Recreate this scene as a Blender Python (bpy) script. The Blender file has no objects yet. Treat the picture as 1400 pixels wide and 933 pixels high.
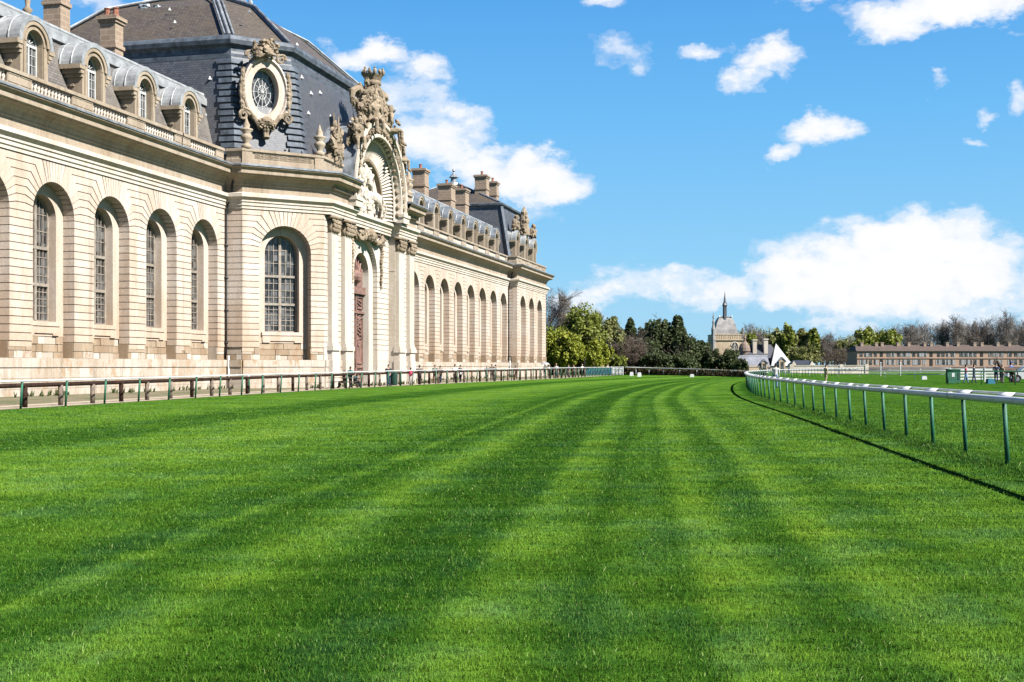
import bpy, bmesh, math, random
import numpy as np
from mathutils import Vector, Matrix
R_ = math.radians
random.seed(7)
scene = bpy.context.scene
COL = scene.collection
PI = math.pi

# ------------------------------------------------------------------ camera geometry
FPX, CXP, HOR, CAMH = 1650.0, 700.0, 500.0, 1.6
YAW = math.atan(390.0/FPX)
CA, SA = math.cos(YAW), math.sin(YAW)
def rot2(X, Z):                       # camera-plan coordinates (right, forward) to world plan
    return (X*CA - Z*SA, X*SA + Z*CA)
def W(px, Z):
    return rot2((px-CXP)/FPX*Z, Z)
def HZ(py, Z):
    return CAMH + (HOR-py)*Z/FPX

cam = bpy.data.cameras.new('camera'); camo = bpy.data.objects.new('camera', cam)
COL.objects.link(camo); camo.location = (0, 0, CAMH); camo.rotation_euler = (R_(90), 0, YAW)
cam.sensor_width = 36; cam.lens = FPX/1400*36; cam.shift_y = 33.5/1400
cam.clip_start = .1; cam.clip_end = 6000
scene.camera = camo

# ------------------------------------------------------------------ materials
def mat(name):
    m = bpy.data.materials.new(name); m.use_nodes = True
    nt = m.node_tree; b = nt.nodes['Principled BSDF']
    return m, nt, b
def nd(nt, t, **kw):
    n = nt.nodes.new(t)
    for k, v in kw.items():
        if k.startswith('i_'):
            n.inputs[k[2:].replace('_', ' ')].default_value = v
        else: setattr(n, k, v)
    return n
def mth(nt, op, a, b=None, c=None, clamp=False):
    n = nt.nodes.new('ShaderNodeMath'); n.operation = op; n.use_clamp = clamp
    for i, x in enumerate((a, b, c)):
        if x is None: continue
        if isinstance(x, (int, float)): n.inputs[i].default_value = x
        else: nt.links.new(x, n.inputs[i])
    return n.outputs[0]
def mix(nt, f, a, b, bt='MIX'):
    n = nt.nodes.new('ShaderNodeMix'); n.data_type = 'RGBA'; n.blend_type = bt
    for s, x in ((n.inputs[0], f), (n.inputs[6], a), (n.inputs[7], b)):
        if isinstance(x, (int, float)): s.default_value = x
        elif isinstance(x, tuple): s.default_value = x if len(x) == 4 else (*x, 1)
        else: nt.links.new(x, s)
    return n.outputs[2]
def noise(nt, vec, scale, detail=4, rough=.55, dist=0):
    n = nt.nodes.new('ShaderNodeTexNoise'); n.inputs['Scale'].default_value = scale
    n.inputs['Detail'].default_value = detail; n.inputs['Roughness'].default_value = rough
    n.inputs['Distortion'].default_value = dist
    if vec is not None: nt.links.new(vec, n.inputs['Vector'])
    return n.outputs['Fac']
def ramp(nt, f, stops, interp='LINEAR'):
    n = nt.nodes.new('ShaderNodeValToRGB'); n.color_ramp.interpolation = interp
    e = n.color_ramp.elements
    while len(e) < len(stops): e.new(.5)
    for el, (p, c) in zip(e, stops):
        el.position = p; el.color = (c, c, c, 1) if isinstance(c, (int, float)) else (*c, 1)
    nt.links.new(f, n.inputs[0]); return n.outputs[0]
def gpos(nt): return nt.nodes.new('ShaderNodeNewGeometry').outputs['Position']
def scalev(nt, v, s):
    n = nt.nodes.new('ShaderNodeVectorMath'); n.operation = 'MULTIPLY'
    nt.links.new(v, n.inputs[0]); n.inputs[1].default_value = s; return n.outputs[0]
def bump(nt, b, h, strength=.3, dist=.05):
    n = nt.nodes.new('ShaderNodeBump'); n.inputs['Strength'].default_value = strength
    n.inputs['Distance'].default_value = dist
    nt.links.new(h, n.inputs['Height']); nt.links.new(n.outputs[0], b.inputs['Normal'])

def stone_mat(name, c0, c1, c2, stain=None, island=.16, big=.12, pale=0, blotch=None):
    m, nt, b = mat(name); p = gpos(nt)
    n1 = noise(nt, p, big, 5, .6); n2 = noise(nt, scalev(nt, p, (1, 1, .22)), .9, 5, .65); n3 = noise(nt, p, 7, 4, .6)
    c = mix(nt, ramp(nt, n1, [(.35, 0), (.65, 1)]), c0, c1)
    c = mix(nt, ramp(nt, n2, [(.46, 0), (.74, .9)]), c, c2)
    c = mix(nt, .35, c, ramp(nt, n3, [(.25, .25), (.75, .75)]), 'OVERLAY')
    ri = nt.nodes.new('ShaderNodeNewGeometry').outputs['Random Per Island']
    c = mix(nt, ramp(nt, ri, [(0, 0), (1, island)]), c, c2)
    if pale: c = mix(nt, ramp(nt, mth(nt, 'FRACT', mth(nt, 'MULTIPLY', ri, 7.31)), [(1-pale, 0), (1-pale+.15, .9)]), c, (.62, .56, .48))
    if blotch: c = mix(nt, mth(nt, 'MULTIPLY', ramp(nt, noise(nt, scalev(nt, p, (1, 1, .6)), 1.3, 7, .72), [(.53, 0), (.62, .75)]), 1), c, blotch)
    n4 = noise(nt, scalev(nt, p, (1, 1, .07)), 1.6, 5, .7)
    c = mix(nt, ramp(nt, n4, [(.53, 0), (.74, .6)]), c, tuple(x*.55 for x in c2))
    if stain:
        sx = nt.nodes.new('ShaderNodeSeparateXYZ'); nt.links.new(p, sx.inputs[0])
        zz = mth(nt, 'ADD', sx.outputs[2], mth(nt, 'MULTIPLY', mth(nt, 'SUBTRACT', noise(nt, p, .45, 5, .65), .5), 7))
        f = ramp(nt, mth(nt, 'DIVIDE', zz, 12), [(.1, .8), (.3, .42), (.55, 0)])
        c = mix(nt, mth(nt, 'MULTIPLY', f, ramp(nt, noise(nt, p, .8, 5, .7), [(.3, .35), (.7, 1)])), c, stain)
    nt.links.new(c, b.inputs['Base Color']); b.inputs['Roughness'].default_value = .9
    bump(nt, b, noise(nt, p, 9, 6, .7), .45, .03)
    return m
M = {}
M['stone'] = stone_mat('limestone', (.58, .51, .45), (.53, .44, .36), (.41, .30, .215), (.40, .26, .15), .42)
M['stone_white'] = stone_mat('pale_limestone', (.60, .545, .475), (.56, .49, .41), (.45, .36, .27), None, .15)
M['stone_plinth'] = stone_mat('plinth_limestone', (.62, .57, .50), (.56, .49, .41), (.40, .30, .20), None, .45, .5, 0, (.40, .25, .13))
M['stone_rubble'] = stone_mat('rubble_stone', (.42, .315, .205), (.47, .38, .28), (.27, .18, .105), None, .7, .7, .3, (.33, .2, .1))
M['stone_carved'] = stone_mat('carved_stone', (.42, .34, .245), (.34, .26, .17), (.15, .105, .065), None, .4, .9)
M['stone_cornice'] = stone_mat('cornice_stone', (.46, .38, .295), (.40, .315, .225), (.27, .195, .125), None, .1)
M['stone_dormer'] = stone_mat('dormer_stone', (.45, .375, .285), (.40, .315, .225), (.25, .185, .12), None, .15)
M['stone_far'] = stone_mat('far_stone', (.42, .33, .23), (.37, .285, .19), (.28, .20, .13), None, .15)
M['stone_wallwhite'] = stone_mat('whitewashed_stone', (.55, .50, .44), (.48, .42, .35), (.35, .28, .21), None, .2)

def plain(name, col, rough=.6, metal=0, var=.12, scale=4.0, spec=.5):
    m, nt, b = mat(name); p = gpos(nt)
    n = noise(nt, p, scale, 5, .6)
    lo = tuple(x*(1-var*2) for x in col); hi = tuple(min(1, x*(1+var)) for x in col)
    nt.links.new(mix(nt, ramp(nt, n, [(.3, 0), (.7, 1)]), lo, hi), b.inputs['Base Color'])
    b.inputs['Roughness'].default_value = rough; b.inputs['Metallic'].default_value = metal
    b.inputs['Specular IOR Level'].default_value = spec
    return m
def slate_mat(name, c0, c1, moss=None):
    m, nt, b = mat(name); p = gpos(nt)
    sx = nt.nodes.new('ShaderNodeSeparateXYZ'); nt.links.new(p, sx.inputs[0])
    cx = nt.nodes.new('ShaderNodeCombineXYZ')
    nt.links.new(mth(nt, 'ADD', sx.outputs[0], sx.outputs[1]), cx.inputs[0]); nt.links.new(sx.outputs[2], cx.inputs[1])
    br = nt.nodes.new('ShaderNodeTexBrick'); nt.links.new(cx.outputs[0], br.inputs['Vector'])
    br.inputs['Scale'].default_value = 1; br.inputs['Brick Width'].default_value = .3; br.inputs['Row Height'].default_value = .17
    br.inputs['Mortar Size'].default_value = .018; br.inputs['Mortar Smooth'].default_value = .3
    br.inputs['Color1'].default_value = (*c0, 1); br.inputs['Color2'].default_value = (*[x*1.35 for x in c1], 1)
    br.inputs['Mortar'].default_value = (*[x*.3 for x in c0], 1)
    c = mix(nt, ramp(nt, noise(nt, p, .5, 5, .65), [(.35, 0), (.7, .7)]), br.outputs[0], moss or tuple(x*1.5 for x in c1))
    c = mix(nt, .3, c, ramp(nt, noise(nt, p, 3.5, 4, .7), [(.25, .25), (.75, .75)]), 'OVERLAY')
    nt.links.new(c, b.inputs['Base Color']); b.inputs['Roughness'].default_value = .55
    bump(nt, b, br.outputs['Fac'], -.4, .02)
    return m
M['slate'] = slate_mat('slate_roof', (.06, .068, .088), (.09, .098, .118), (.105, .105, .108))
M['slate_wing'] = slate_mat('weathered_slate', (.12, .11, .105), (.17, .155, .145), (.23, .20, .165))
M['slate_brown'] = slate_mat('mossy_slate', (.075, .063, .053), (.10, .085, .07), (.12, .09, .058))
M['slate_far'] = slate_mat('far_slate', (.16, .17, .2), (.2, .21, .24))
M['slate_sunlit'] = slate_mat('sunlit_slate', (.42, .43, .46), (.48, .49, .51))  # sunlit face of the chateau pyramid roof, the light put into the colour
M['slate_dark_shade'] = plain('dark_and_shaded_slate', (.05, .055, .075), .55, 0, .25)  # chateau slopes in shade painted navy; also the lodge's dark roof
M['lead'] = plain('lead_sheet', (.30, .33, .36), .5, .25, .28, 1.6)
M['lead_blue'] = plain('blue_lead', (.12, .145, .18), .65, .1, .3, 1.8, .3)
M['lead_white'] = plain('oxidised_lead', (.40, .415, .425), .55, .1, .22, 1.5)
M['wood_frame'] = plain('weathered_window_wood', (.34, .29, .235), .7, 0, .2, 3)
M['white_frame'] = plain('white_window_paint', (.62, .63, .62), .5, 0, .12, 3)
M['door_wood'] = plain('red_brown_door_wood', (.27, .15, .118), .55, 0, .25, 2.5)
M['iron'] = plain('dark_iron', (.045, .04, .038), .5, .4, .2)
M['terracotta'] = plain('terracotta', (.36, .13, .07), .8, 0, .25)
M['void'] = plain('dark_interior', (.012, .011, .011), .9, 0, .2)
def brick_mat(name, c0, c1, mort, bw=.75, rh=.36):
    m, nt, b = mat(name); p = gpos(nt)
    sx = nt.nodes.new('ShaderNodeSeparateXYZ'); nt.links.new(p, sx.inputs[0])
    cx = nt.nodes.new('ShaderNodeCombineXYZ')
    nt.links.new(mth(nt, 'ADD', sx.outputs[0], sx.outputs[1]), cx.inputs[0]); nt.links.new(sx.outputs[2], cx.inputs[1])
    br = nt.nodes.new('ShaderNodeTexBrick'); nt.links.new(cx.outputs[0], br.inputs['Vector'])
    br.inputs['Scale'].default_value = 1; br.inputs['Brick Width'].default_value = bw; br.inputs['Row Height'].default_value = rh
    br.inputs['Mortar Size'].default_value = .022; br.inputs['Color1'].default_value = (*c0, 1)
    br.inputs['Color2'].default_value = (*c1, 1); br.inputs['Mortar'].default_value = (*mort, 1)
    c = mix(nt, ramp(nt, noise(nt, p, 1.3, 5, .65), [(.3, 0), (.8, .6)]), br.outputs[0], tuple(x*.6 for x in c0))
    nt.links.new(c, b.inputs['Base Color']); b.inputs['Roughness'].default_value = .9
    bump(nt, b, noise(nt, p, 9, 5, .7), .5, .03)
    return m
M['chimney'] = brick_mat('chimney_masonry', (.36, .265, .19), (.30, .215, .15), (.48, .40, .31))
M['brown_brick'] = brick_mat('barracks_masonry', (.42, .285, .205), (.38, .25, .175), (.42, .32, .25), .9, .3)
def glass_mat(name, tint=(.05, .055, .06)):
    m, nt, b = mat(name); p = gpos(nt)
    sn = nt.nodes.new('ShaderNodeVectorMath'); sn.operation = 'SNAP'; nt.links.new(p, sn.inputs[0]); sn.inputs[1].default_value = (.37, .37, .42)
    wn = nt.nodes.new('ShaderNodeTexWhiteNoise'); nt.links.new(sn.outputs[0], wn.inputs[0]); n = ramp(nt, wn.outputs[0], [(.2, 0), (1, 1)])  # random tone per pane, painted in for differing sky reflections
    nt.links.new(mix(nt, n, tuple(x*.35 for x in tint), tuple(x*2.4 for x in tint)), b.inputs['Base Color'])
    b.inputs['Roughness'].default_value = .12; b.inputs['Specular IOR Level'].default_value = .5
    bump(nt, b, noise(nt, p, 2.2, 2, .5), .12, .05)
    return m
M['glass'] = glass_mat('old_window_glass', (.07, .07, .07))
M['rail_white'] = plain('white_rail_plastic', (.74, .75, .75), .5, 0, .13, 1.4)
M['post_green'] = plain('green_post_paint', (.005, .135, .065), .65, 0, .2, 5)
M['post_wood'] = plain('brown_fence_wood', (.05, .028, .02), .95, 0, .35, 6, .1)
M['post_wood_pale'] = plain('weathered_post_wood', (.2, .15, .11), .8, 0, .35, 6)
M['skin'] = plain('skin', (.52, .33, .24), .55, 0, .05)
M['blue_panel'] = plain('blue_panel_paint', (.03, .13, .26), .5, 0, .2)
M['bark'] = plain('bark', (.10, .078, .06), .9, 0, .35, 3)
M['bark_grey'] = plain('grey_bark', (.145, .12, .105), .9, 0, .35, 3)
CLOTH = {}
def cloth(col):
    k = tuple(col)
    if k not in CLOTH: CLOTH[k] = plain('cloth_%02d' % len(CLOTH), k, .85, 0, .15, 8)
    return CLOTH[k]
def leaf_mat(name, c0, c1, c2):
    m, nt, b = mat(name); p = gpos(nt)
    ri = nt.nodes.new('ShaderNodeNewGeometry').outputs['Random Per Island']
    c = mix(nt, ramp(nt, noise(nt, p, .35, 3, .6), [(.35, 0), (.65, 1)]), c0, c1)
    c = mix(nt, ramp(nt, ri, [(0, 0), (1, .75)]), c, c2)
    nt.links.new(c, b.inputs['Base Color']); b.inputs['Roughness'].default_value = .6
    b.inputs['Specular IOR Level'].default_value = .25
    tr = nt.nodes.new('ShaderNodeBsdfTranslucent'); nt.links.new(c, tr.inputs[0])
    ms = nt.nodes.new('ShaderNodeMixShader'); ms.inputs[0].default_value = .3
    nt.links.new(b.outputs[0], ms.inputs[1]); nt.links.new(tr.outputs[0], ms.inputs[2])
    nt.links.new(ms.outputs[0], nt.nodes['Material Output'].inputs[0])
    return m
M['leaf_spring'] = leaf_mat('spring_leaves', (.17, .20, .018), (.11, .16, .015), (.26, .26, .03))
M['leaf_mid'] = leaf_mat('fresh_leaves', (.115, .14, .022), (.08, .11, .018), (.18, .19, .03))
M['leaf_olive'] = leaf_mat('olive_buds', (.105, .115, .038), (.08, .09, .03), (.16, .16, .05))
M['leaf_yew'] = leaf_mat('yew_needles', (.028, .042, .016), (.02, .032, .013), (.055, .065, .022))
M['leaf_brown'] = leaf_mat('brown_twigs', (.085, .065, .05), (.07, .055, .042), (.13, .10, .075))
M['leaf_greytwig'] = leaf_mat('grey_twigs', (.135, .115, .10), (.105, .09, .08), (.18, .155, .13))
M['hedge'] = leaf_mat('brown_hedge_twigs', (.09, .075, .035), (.07, .06, .03), (.13, .10, .05))
M['weed'] = leaf_mat('weeds', (.05, .085, .018), (.07, .10, .02), (.11, .12, .04))

# ------------------------------------------------------------------ mesh builder
class Fr:
    """wall frame: u along the wall, w outwards, z up"""
    def __init__(s, o, u, n=None):
        l = math.hypot(*u); s.o = o; s.u = (u[0]/l, u[1]/l)
        s.n = n or (s.u[1], -s.u[0])
    def P(s, u, w, z):
        return (s.o[0]+s.u[0]*u+s.n[0]*w, s.o[1]+s.u[1]*u+s.n[1]*w, z)
XY = Fr((0, 0), (1, 0), (0, 1))
class MB:
    def __init__(s): s.v = []; s.f = []; s.m = []; s.cm = 0
    def add(s, vs, fs):
        b = len(s.v); s.v.extend(vs)
        for f in fs: s.f.append(tuple(i+b for i in f)); s.m.append(s.cm)
    def box(s, F, u0, u1, w0, w1, z0, z1):
        P = F.P
        s.add([P(u0,w0,z0),P(u1,w0,z0),P(u1,w1,z0),P(u0,w1,z0),P(u0,w0,z1),P(u1,w0,z1),P(u1,w1,z1),P(u0,w1,z1)],
              [(0,3,2,1),(4,5,6,7),(0,1,5,4),(1,2,6,5),(2,3,7,6),(3,0,4,7)])
    def prism(s, F, poly, w0, w1, back=True):
        n = len(poly)
        vs = [F.P(u,w1,z) for u,z in poly]+[F.P(u,w0,z) for u,z in poly]
        fs = [tuple(range(n))]+[(i,i+n,(i+1)%n+n,(i+1)%n) for i in range(n)]
        if back: fs.append(tuple(range(2*n-1,n-1,-1)))
        s.add(vs, fs)
    def strip(s, F, a, b, closed=False):
        """a, b: lists of (u,w,z)"""
        n = len(a)
        vs = [F.P(*p) for p in a]+[F.P(*p) for p in b]
        s.add(vs, [(i,(i+1)%n,(i+1)%n+n,i+n) for i in range(n if closed else n-1)])
    def quad(s, *pts): s.add(list(pts), [tuple(range(len(pts)))])
    def tube(s, pts, rad, n=8, cap=True, squash=1.0):
        pts = [Vector(p) for p in pts]
        if isinstance(rad, (int, float)): rad = [rad]*len(pts)
        vs = []; up = None
        for i, p in enumerate(pts):
            d = (pts[min(i+1,len(pts)-1)]-pts[max(i-1,0)]).normalized()
            if up is None:
                up = Vector((0,0,1)) if abs(d.z) < .9 else Vector((1,0,0))
            a = d.cross(up)
            if a.length < 1e-4: a = d.cross(Vector((0,1,0)))
            a.normalize(); b = a.cross(d).normalized()
            if abs(d.z) >= .9: up = b
            for k in range(n):
                t = 2*PI*k/n
                vs.append(tuple(p+(a*math.cos(t)+b*math.sin(t)*squash)*rad[i]))
        fs = [(i*n+k,i*n+(k+1)%n,(i+1)*n+(k+1)%n,(i+1)*n+k) for i in range(len(pts)-1) for k in range(n)]
        if cap: fs += [tuple(range(n-1,-1,-1)), tuple(range((len(pts)-1)*n,len(pts)*n))]
        s.add(vs, fs)
    def lathe(s, prof, c, n=12):
        vs = []; 
        for r, z in prof:
            for k in range(n):
                t = 2*PI*k/n; vs.append((c[0]+r*math.cos(t), c[1]+r*math.sin(t), c[2]+z))
        fs = [(i*n+k,i*n+(k+1)%n,(i+1)*n+(k+1)%n,(i+1)*n+k) for i in range(len(prof)-1) for k in range(n)]
        fs += [tuple(range(n-1,-1,-1)), tuple(range((len(prof)-1)*n,len(prof)*n))]
        s.add(vs, fs)
    def ell(s, c, r, nu=8, nv=6, rot=None, jit=0, rnd=None):
        vs = []; c = Vector(c)
        for j in range(nv+1):
            ph = PI*j/nv
            for k in range(nu):
                t = 2*PI*k/nu
                p = Vector((r[0]*math.sin(ph)*math.cos(t), r[1]*math.sin(ph)*math.sin(t), r[2]*math.cos(ph)))
                if jit: p *= 1+rnd.uniform(-jit, jit)
                if rot is not None: p = rot @ p
                vs.append(tuple(c+p))
        s.add(vs, [(j*nu+k,(j+1)*nu+k,(j+1)*nu+(k+1)%nu,j*nu+(k+1)%nu) for j in range(nv) for k in range(nu)])
    def sweep(s, plan, prof, caps=True):
        """profile (w,z) swept along an open plan polyline; w to the right of travel"""
        n = len(plan); m = len(prof); offs = []
        for i in range(n):
            def nrm(a, b):
                dx, dy = b[0]-a[0], b[1]-a[1]; l = math.hypot(dx, dy); return (dy/l, -dx/l)
            if i == 0: o = nrm(plan[0], plan[1])
            elif i == n-1: o = nrm(plan[-2], plan[-1])
            else:
                a = nrm(plan[i-1], plan[i]); b = nrm(plan[i], plan[i+1])
                d = 1+a[0]*b[0]+a[1]*b[1]; o = ((a[0]+b[0])/d, (a[1]+b[1])/d)
            offs.append(o)
        vs = [(p[0]+o[0]*w, p[1]+o[1]*w, z) for p, o in zip(plan, offs) for w, z in prof]
        fs = [(i*m+j,(i+1)*m+j,(i+1)*m+j+1,i*m+j+1) for i in range(n-1) for j in range(m-1)]
        if caps: fs += [tuple(range(m-1,-1,-1)), tuple(range((n-1)*m,n*m))]
        s.add(vs, fs)
    def build(s, name, mats, parent=None, smooth=False, fixn=True):
        me = bpy.data.meshes.new(name)
        off = Vector((0,0,0)); q = parent
        while q is not None: off += Vector(q.location); q = q.parent
        me.from_pydata([(x-off.x,y-off.y,z-off.z) for x,y,z in s.v], [], s.f)
        if not isinstance(mats, (list, tuple)): mats = [mats]
        for m in mats: me.materials.append(m)
        if len(mats) > 1: me.polygons.foreach_set('material_index', s.m)
        if fixn:
            bm = bmesh.new(); bm.from_mesh(me); bmesh.ops.recalc_face_normals(bm, faces=bm.faces); bm.to_mesh(me); bm.free()
        if smooth: me.polygons.foreach_set('use_smooth', [True]*len(me.polygons))
        me.update()
        o = bpy.data.objects.new(name, me); COL.objects.link(o)
        if parent is not None: o.parent = parent
        return o
def tag(o, label=None, cat=None, group=None, kind=None):
    if label: o['label'] = label
    if cat: o['category'] = cat
    if group: o['group'] = group
    if kind: o['kind'] = kind
    return o
def thing(name, label, cat, loc, group=None):
    o = bpy.data.objects.new(name, None); COL.objects.link(o); o.location = loc; o.empty_display_size = .3
    return tag(o, label, cat, group)
def kids(o): return [c for c in list(bpy.data.objects) if c.parent is o]
def copy_tree(o, parent=None, ch=None):
    c = o.copy(); COL.objects.link(c); c.parent = parent
    for k in (ch if ch is not None else o.children): copy_tree(k, c)
    return c
def smoothpts(pts, n):
    """Catmull-Rom through 2-D/3-D points, n samples per span"""
    P = [np.array(p, float) for p in pts]; P = [2*P[0]-P[1]]+P+[2*P[-1]-P[-2]]; out = []
    for i in range(1, len(P)-2):
        for k in range(n):
            t = k/n; a, b, c, d = P[i-1:i+3]
            out.append(.5*((2*b)+(c-a)*t+(2*a-5*b+4*c-d)*t*t+(3*b-a-3*c+d)*t**3))
    out.append(P[-2]); return out
# ================================================================== THE GREAT STABLES
XW = -39.6; YC = 93.8
ST = thing('stable_palace', 'long cream limestone palace with arched windows, slate mansard roof and sculpted portal beside the track', 'palace', (XW, YC, 0))
Z1, ZS, ZB, ZP = 12.75, 9.74, 2.9, 2.0
G = .05
def arcp(R, t0, t1, n, uc, zs):
    return [(uc+R*math.cos(R_(t0+(t1-t0)*i/n)), zs+R*math.sin(R_(t0+(t1-t0)*i/n))) for i in range(n+1)]

def window_unit(F, uc, w, Ri, zsill, zs, rows=(5, 4, 3)):
    """tall arched casement window; a part with its panes as a sub-part"""
    f = MB(); top = zs+Ri; t = .09
    prof_o = [(uc+Ri, zsill)]+arcp(Ri, 0, 180, 16, uc, zs)+[(uc-Ri, zsill)]
    ri = Ri-.13
    prof_i = [(uc+ri, zsill+.12)]+arcp(ri, 0, 180, 16, uc, zs)+[(uc-ri, zsill+.12)]
    n = len(prof_o)
    for wa, wb, A, B in ((w+t, w+t, prof_o, prof_i), (w+t, w-.03, prof_i, prof_i)):
        f.strip(F, [(u, wa, z) for u, z in A], [(u, wb, z) for u, z in B], True)
    H = zs-zsill
    z1, z2 = zsill+H*.36, zsill+H*.715
    for zz in (z1, z2): f.box(F, uc-ri, uc+ri, w-.02, w+t+.05, zz-.085, zz+.085)
    f.box(F, uc-.1, uc+.1, w-.02, w+t+.03, zsill+.1, top-.12)
    zones = [(zsill+.12, z1, rows[0]), (z1, z2, rows[1]), (z2, top-.1, rows[2])]
    bt = .022
    for side in (-1, 1):
        for k in (1, 2):
            uu = uc+side*(.1+(ri-.1)*k/3); ht = zs+math.sqrt(max(0, ri*ri-(uu-uc)**2))
            f.box(F, uu-bt, uu+bt, w-.01, w+.05, zsill+.12, ht)
        for zone in zones:
            for k in range(1, zone[2]):
                zz = zone[0]+(zone[1]-zone[0])*k/zone[2]
                e = ri if zz < zs else math.sqrt(max(.01, ri*ri-(zz-zs)**2))
                a, b = (uc+.1, uc+e) if side > 0 else (uc-e, uc-.1)
                f.box(F, a, b, w-.008, w+.045, zz-bt, zz+bt)
    fo = f.build('window', M['wood_frame'], ST)
    g = MB(); g.prism(F, [(uc+Ri-.05, zsill+.03)]+arcp(Ri-.05, 0, 180, 16, uc, zs)+[(uc-Ri+.05, zsill+.03)], w-.06, w)
    g.build('pane', M['glass'], fo)
    return fo

def arch_bay(wb, pb, F, uc, ul, ur, R, zs=ZS, zb=ZB, z1=Z1, nab=7, nbl=16, p1=.72, p2=.65, Ri=1.24, zsill=4.0, crown=7, apron=True):
    """rusticated masonry bay with a recessed round arch; adds to wall mesh wb (grooved blocks) and pb (plain stone)"""
    g = G/2; rnd = random.Random(int(uc*100))
    h = (zs-zb)/nbl
    for k in range(nbl):
        a, b = zb+k*h+g, zb+(k+1)*h-g
        for A, B in ((ul, uc-R), (uc+R, ur)):
            wd = B-A
            if wd <= .02: continue
            if wd > 1.6:
                q = A+wd*(.38 if k % 2 else .62)+rnd.uniform(-.1, .1)
                wb.box(F, A, q-.004, -p1, 0, a, b); wb.box(F, q+.004, B, -p1, 0, a, b)
            else: wb.box(F, A, B, -p1, 0, a, b)
    ha = (z1-zs)/nab
    th = [0.0]
    for k in range(1, nab+1): th.append(math.degrees(math.asin(min(.97, ha*k/(R*(1.28+.4*k/nab))))))
    dth = math.degrees(g/R)
    for side in (1, -1):
        um = ur if side > 0 else ul; half = (um-uc)*side
        S = lambda pts: [(uc+side*u, zs+z) for u, z in (pts if side > 0 else pts[::-1])]
        for k in range(nab):
            t0, t1 = th[k]+(dth if k else 0), th[k+1]-dth
            za, zb_ = ha*k+g, ha*(k+1)-g
            pts = []
            if k: pts.append((max(za/math.tan(R_(t0)), R*math.cos(R_(t0))), za))
            else: pts.append((R*1.0, g))
            pts += [(half, za), (half, zb_)]
            x1 = zb_/math.tan(R_(t1)); 
            pts.append((min(x1, half-.05), zb_))
            for q in (1, .66, .33, 0):
                tt = t0+(t1-t0)*q
                if k == 0 and q == 0: continue
                pts.append((R*math.cos(R_(tt)), R*math.sin(R_(tt))))
            wb.prism(F, S(pts), -p1, 0)
    tl = th[-1]; zt = z1-zs-g; step = (180-2*tl)/crown
    for i in range(crown):
        t0, t1 = tl+i*step+dth*.6, tl+(i+1)*step-dth*.6
        pts = [(uc+R*math.cos(R_(t)), zs+R*math.sin(R_(t))) for t in (t0, (t0+t1)/2, t1)]
        pts += [(uc+zt/math.tan(R_(t1)), zs+zt), (uc+zt/math.tan(R_(t0)), zs+zt)]
        wb.prism(F, pts, -p1, 0)
    # backing behind the grooves
    Rb = R+G
    ul += .006; ur -= .006
    for A, B in ((ul, uc-Rb), (uc+Rb, ur)):
        if B-A > .02: wb.box(F, A, B, -p1+.003, -G, zb-.3, zs)
    wb.prism(F, [(ur, zs), (ur, z1+.1), (ul, z1+.1), (ul, zs), (uc-Rb, zs)]+arcp(Rb, 180, 0, 24, uc, zs)[1:], -p1+.003, -G)
    # recessed panel, jambs
    n = 20
    op = [(uc+R+.02, zsill)]+arcp(R+.02, 0, 180, n, uc, zs)+[(uc-R-.02, zsill)]
    ip = [(uc+Ri, zsill)]+arcp(Ri, 0, 180, n, uc, zs)+[(uc-Ri, zsill)]
    pb.strip(F, [(u, -p1, z) for u, z in op], [(u, -p1, z) for u, z in ip])
    pb.strip(F, [(u, -p1, z) for u, z in ip], [(u, -p1-p2-.02, z) for u, z in ip])
    pb.strip(F, [(u, -p1, z) for u, z in op], [(u, -p1-p2-.05, z) for u, z in op])
    pb.quad(F.P(uc-R, -p1-p2, zsill), F.P(uc+R, -p1-p2, zsill), F.P(uc+R, -p1, zsill-.001), F.P(uc-R, -p1, zsill-.001))
    if apron:
        pb.box(F, uc-R-.02, uc+R+.02, -p1-.4, -p1+.002, 3.22, zsill-.002)
        rr = MB(); blocks(rr, F, uc-R, uc+R, [ZP, 2.35, 2.78, 3.22], -p1-.03, .5, .35, 1.5, .025, .035, int(uc*7)); rr.build('rubble_course', M['stone_rubble'], ST)
        pb.box(F, uc-Ri-.25, uc+Ri+.25, -p1-.3, -p1+.13, zsill-.22, zsill+.02)
        pb.box(F, uc-Ri-.2, uc+Ri+.2, -p1-.3, -p1+.08, zsill-.62, zsill-.222)
        for s in (-1, 1): pb.box(F, uc+s*(Ri-.1)-.28, uc+s*(Ri-.1)+.28, -p1-.3, -p1+.085, zsill-.74, zsill-.623)

def courses(wb, F, u0, u1, z0, z1, n, depth=.5, wmin=1.2, w=0.0):
    h = (z1-z0)/n; rnd = random.Random(int(u0*37+z0*11+u1))
    for k in range(n):
        u = u0
        while u < u1-.02:
            l = rnd.uniform(wmin, wmin*1.9); e = u+l
            if u1-e < wmin*.7: e = u1
            wb.box(F, u+(.004 if u > u0 else 0), e-(.004 if e < u1 else 0), w-depth, w, z0+k*h+G/2, z0+(k+1)*h-G/2); u = e
    wb.box(F, u0+.002, u1-.002, w-depth+.003, w-G, z0-.02, z1+.02)

def blocks(mb, F, u0, u1, rows, w, depth, lmin, lmax, joint=.012, jit=.0, seed=1):
    rnd = random.Random(seed)
    for z0, z1 in zip(rows[:-1], rows[1:]):
        u = u0
        while u < u1-.01:
            e = u+rnd.uniform(lmin, lmax)
            if u1-e < lmin*.6: e = u1
            j = rnd.uniform(-jit, jit)
            mb.box(F, u+joint/2, e-joint/2, w-depth, w+j, z0+joint/2, z1-joint/2); u = e
    mb.box(F, u0, u1, w-depth, w-.03-jit, rows[0], rows[-1])

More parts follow.
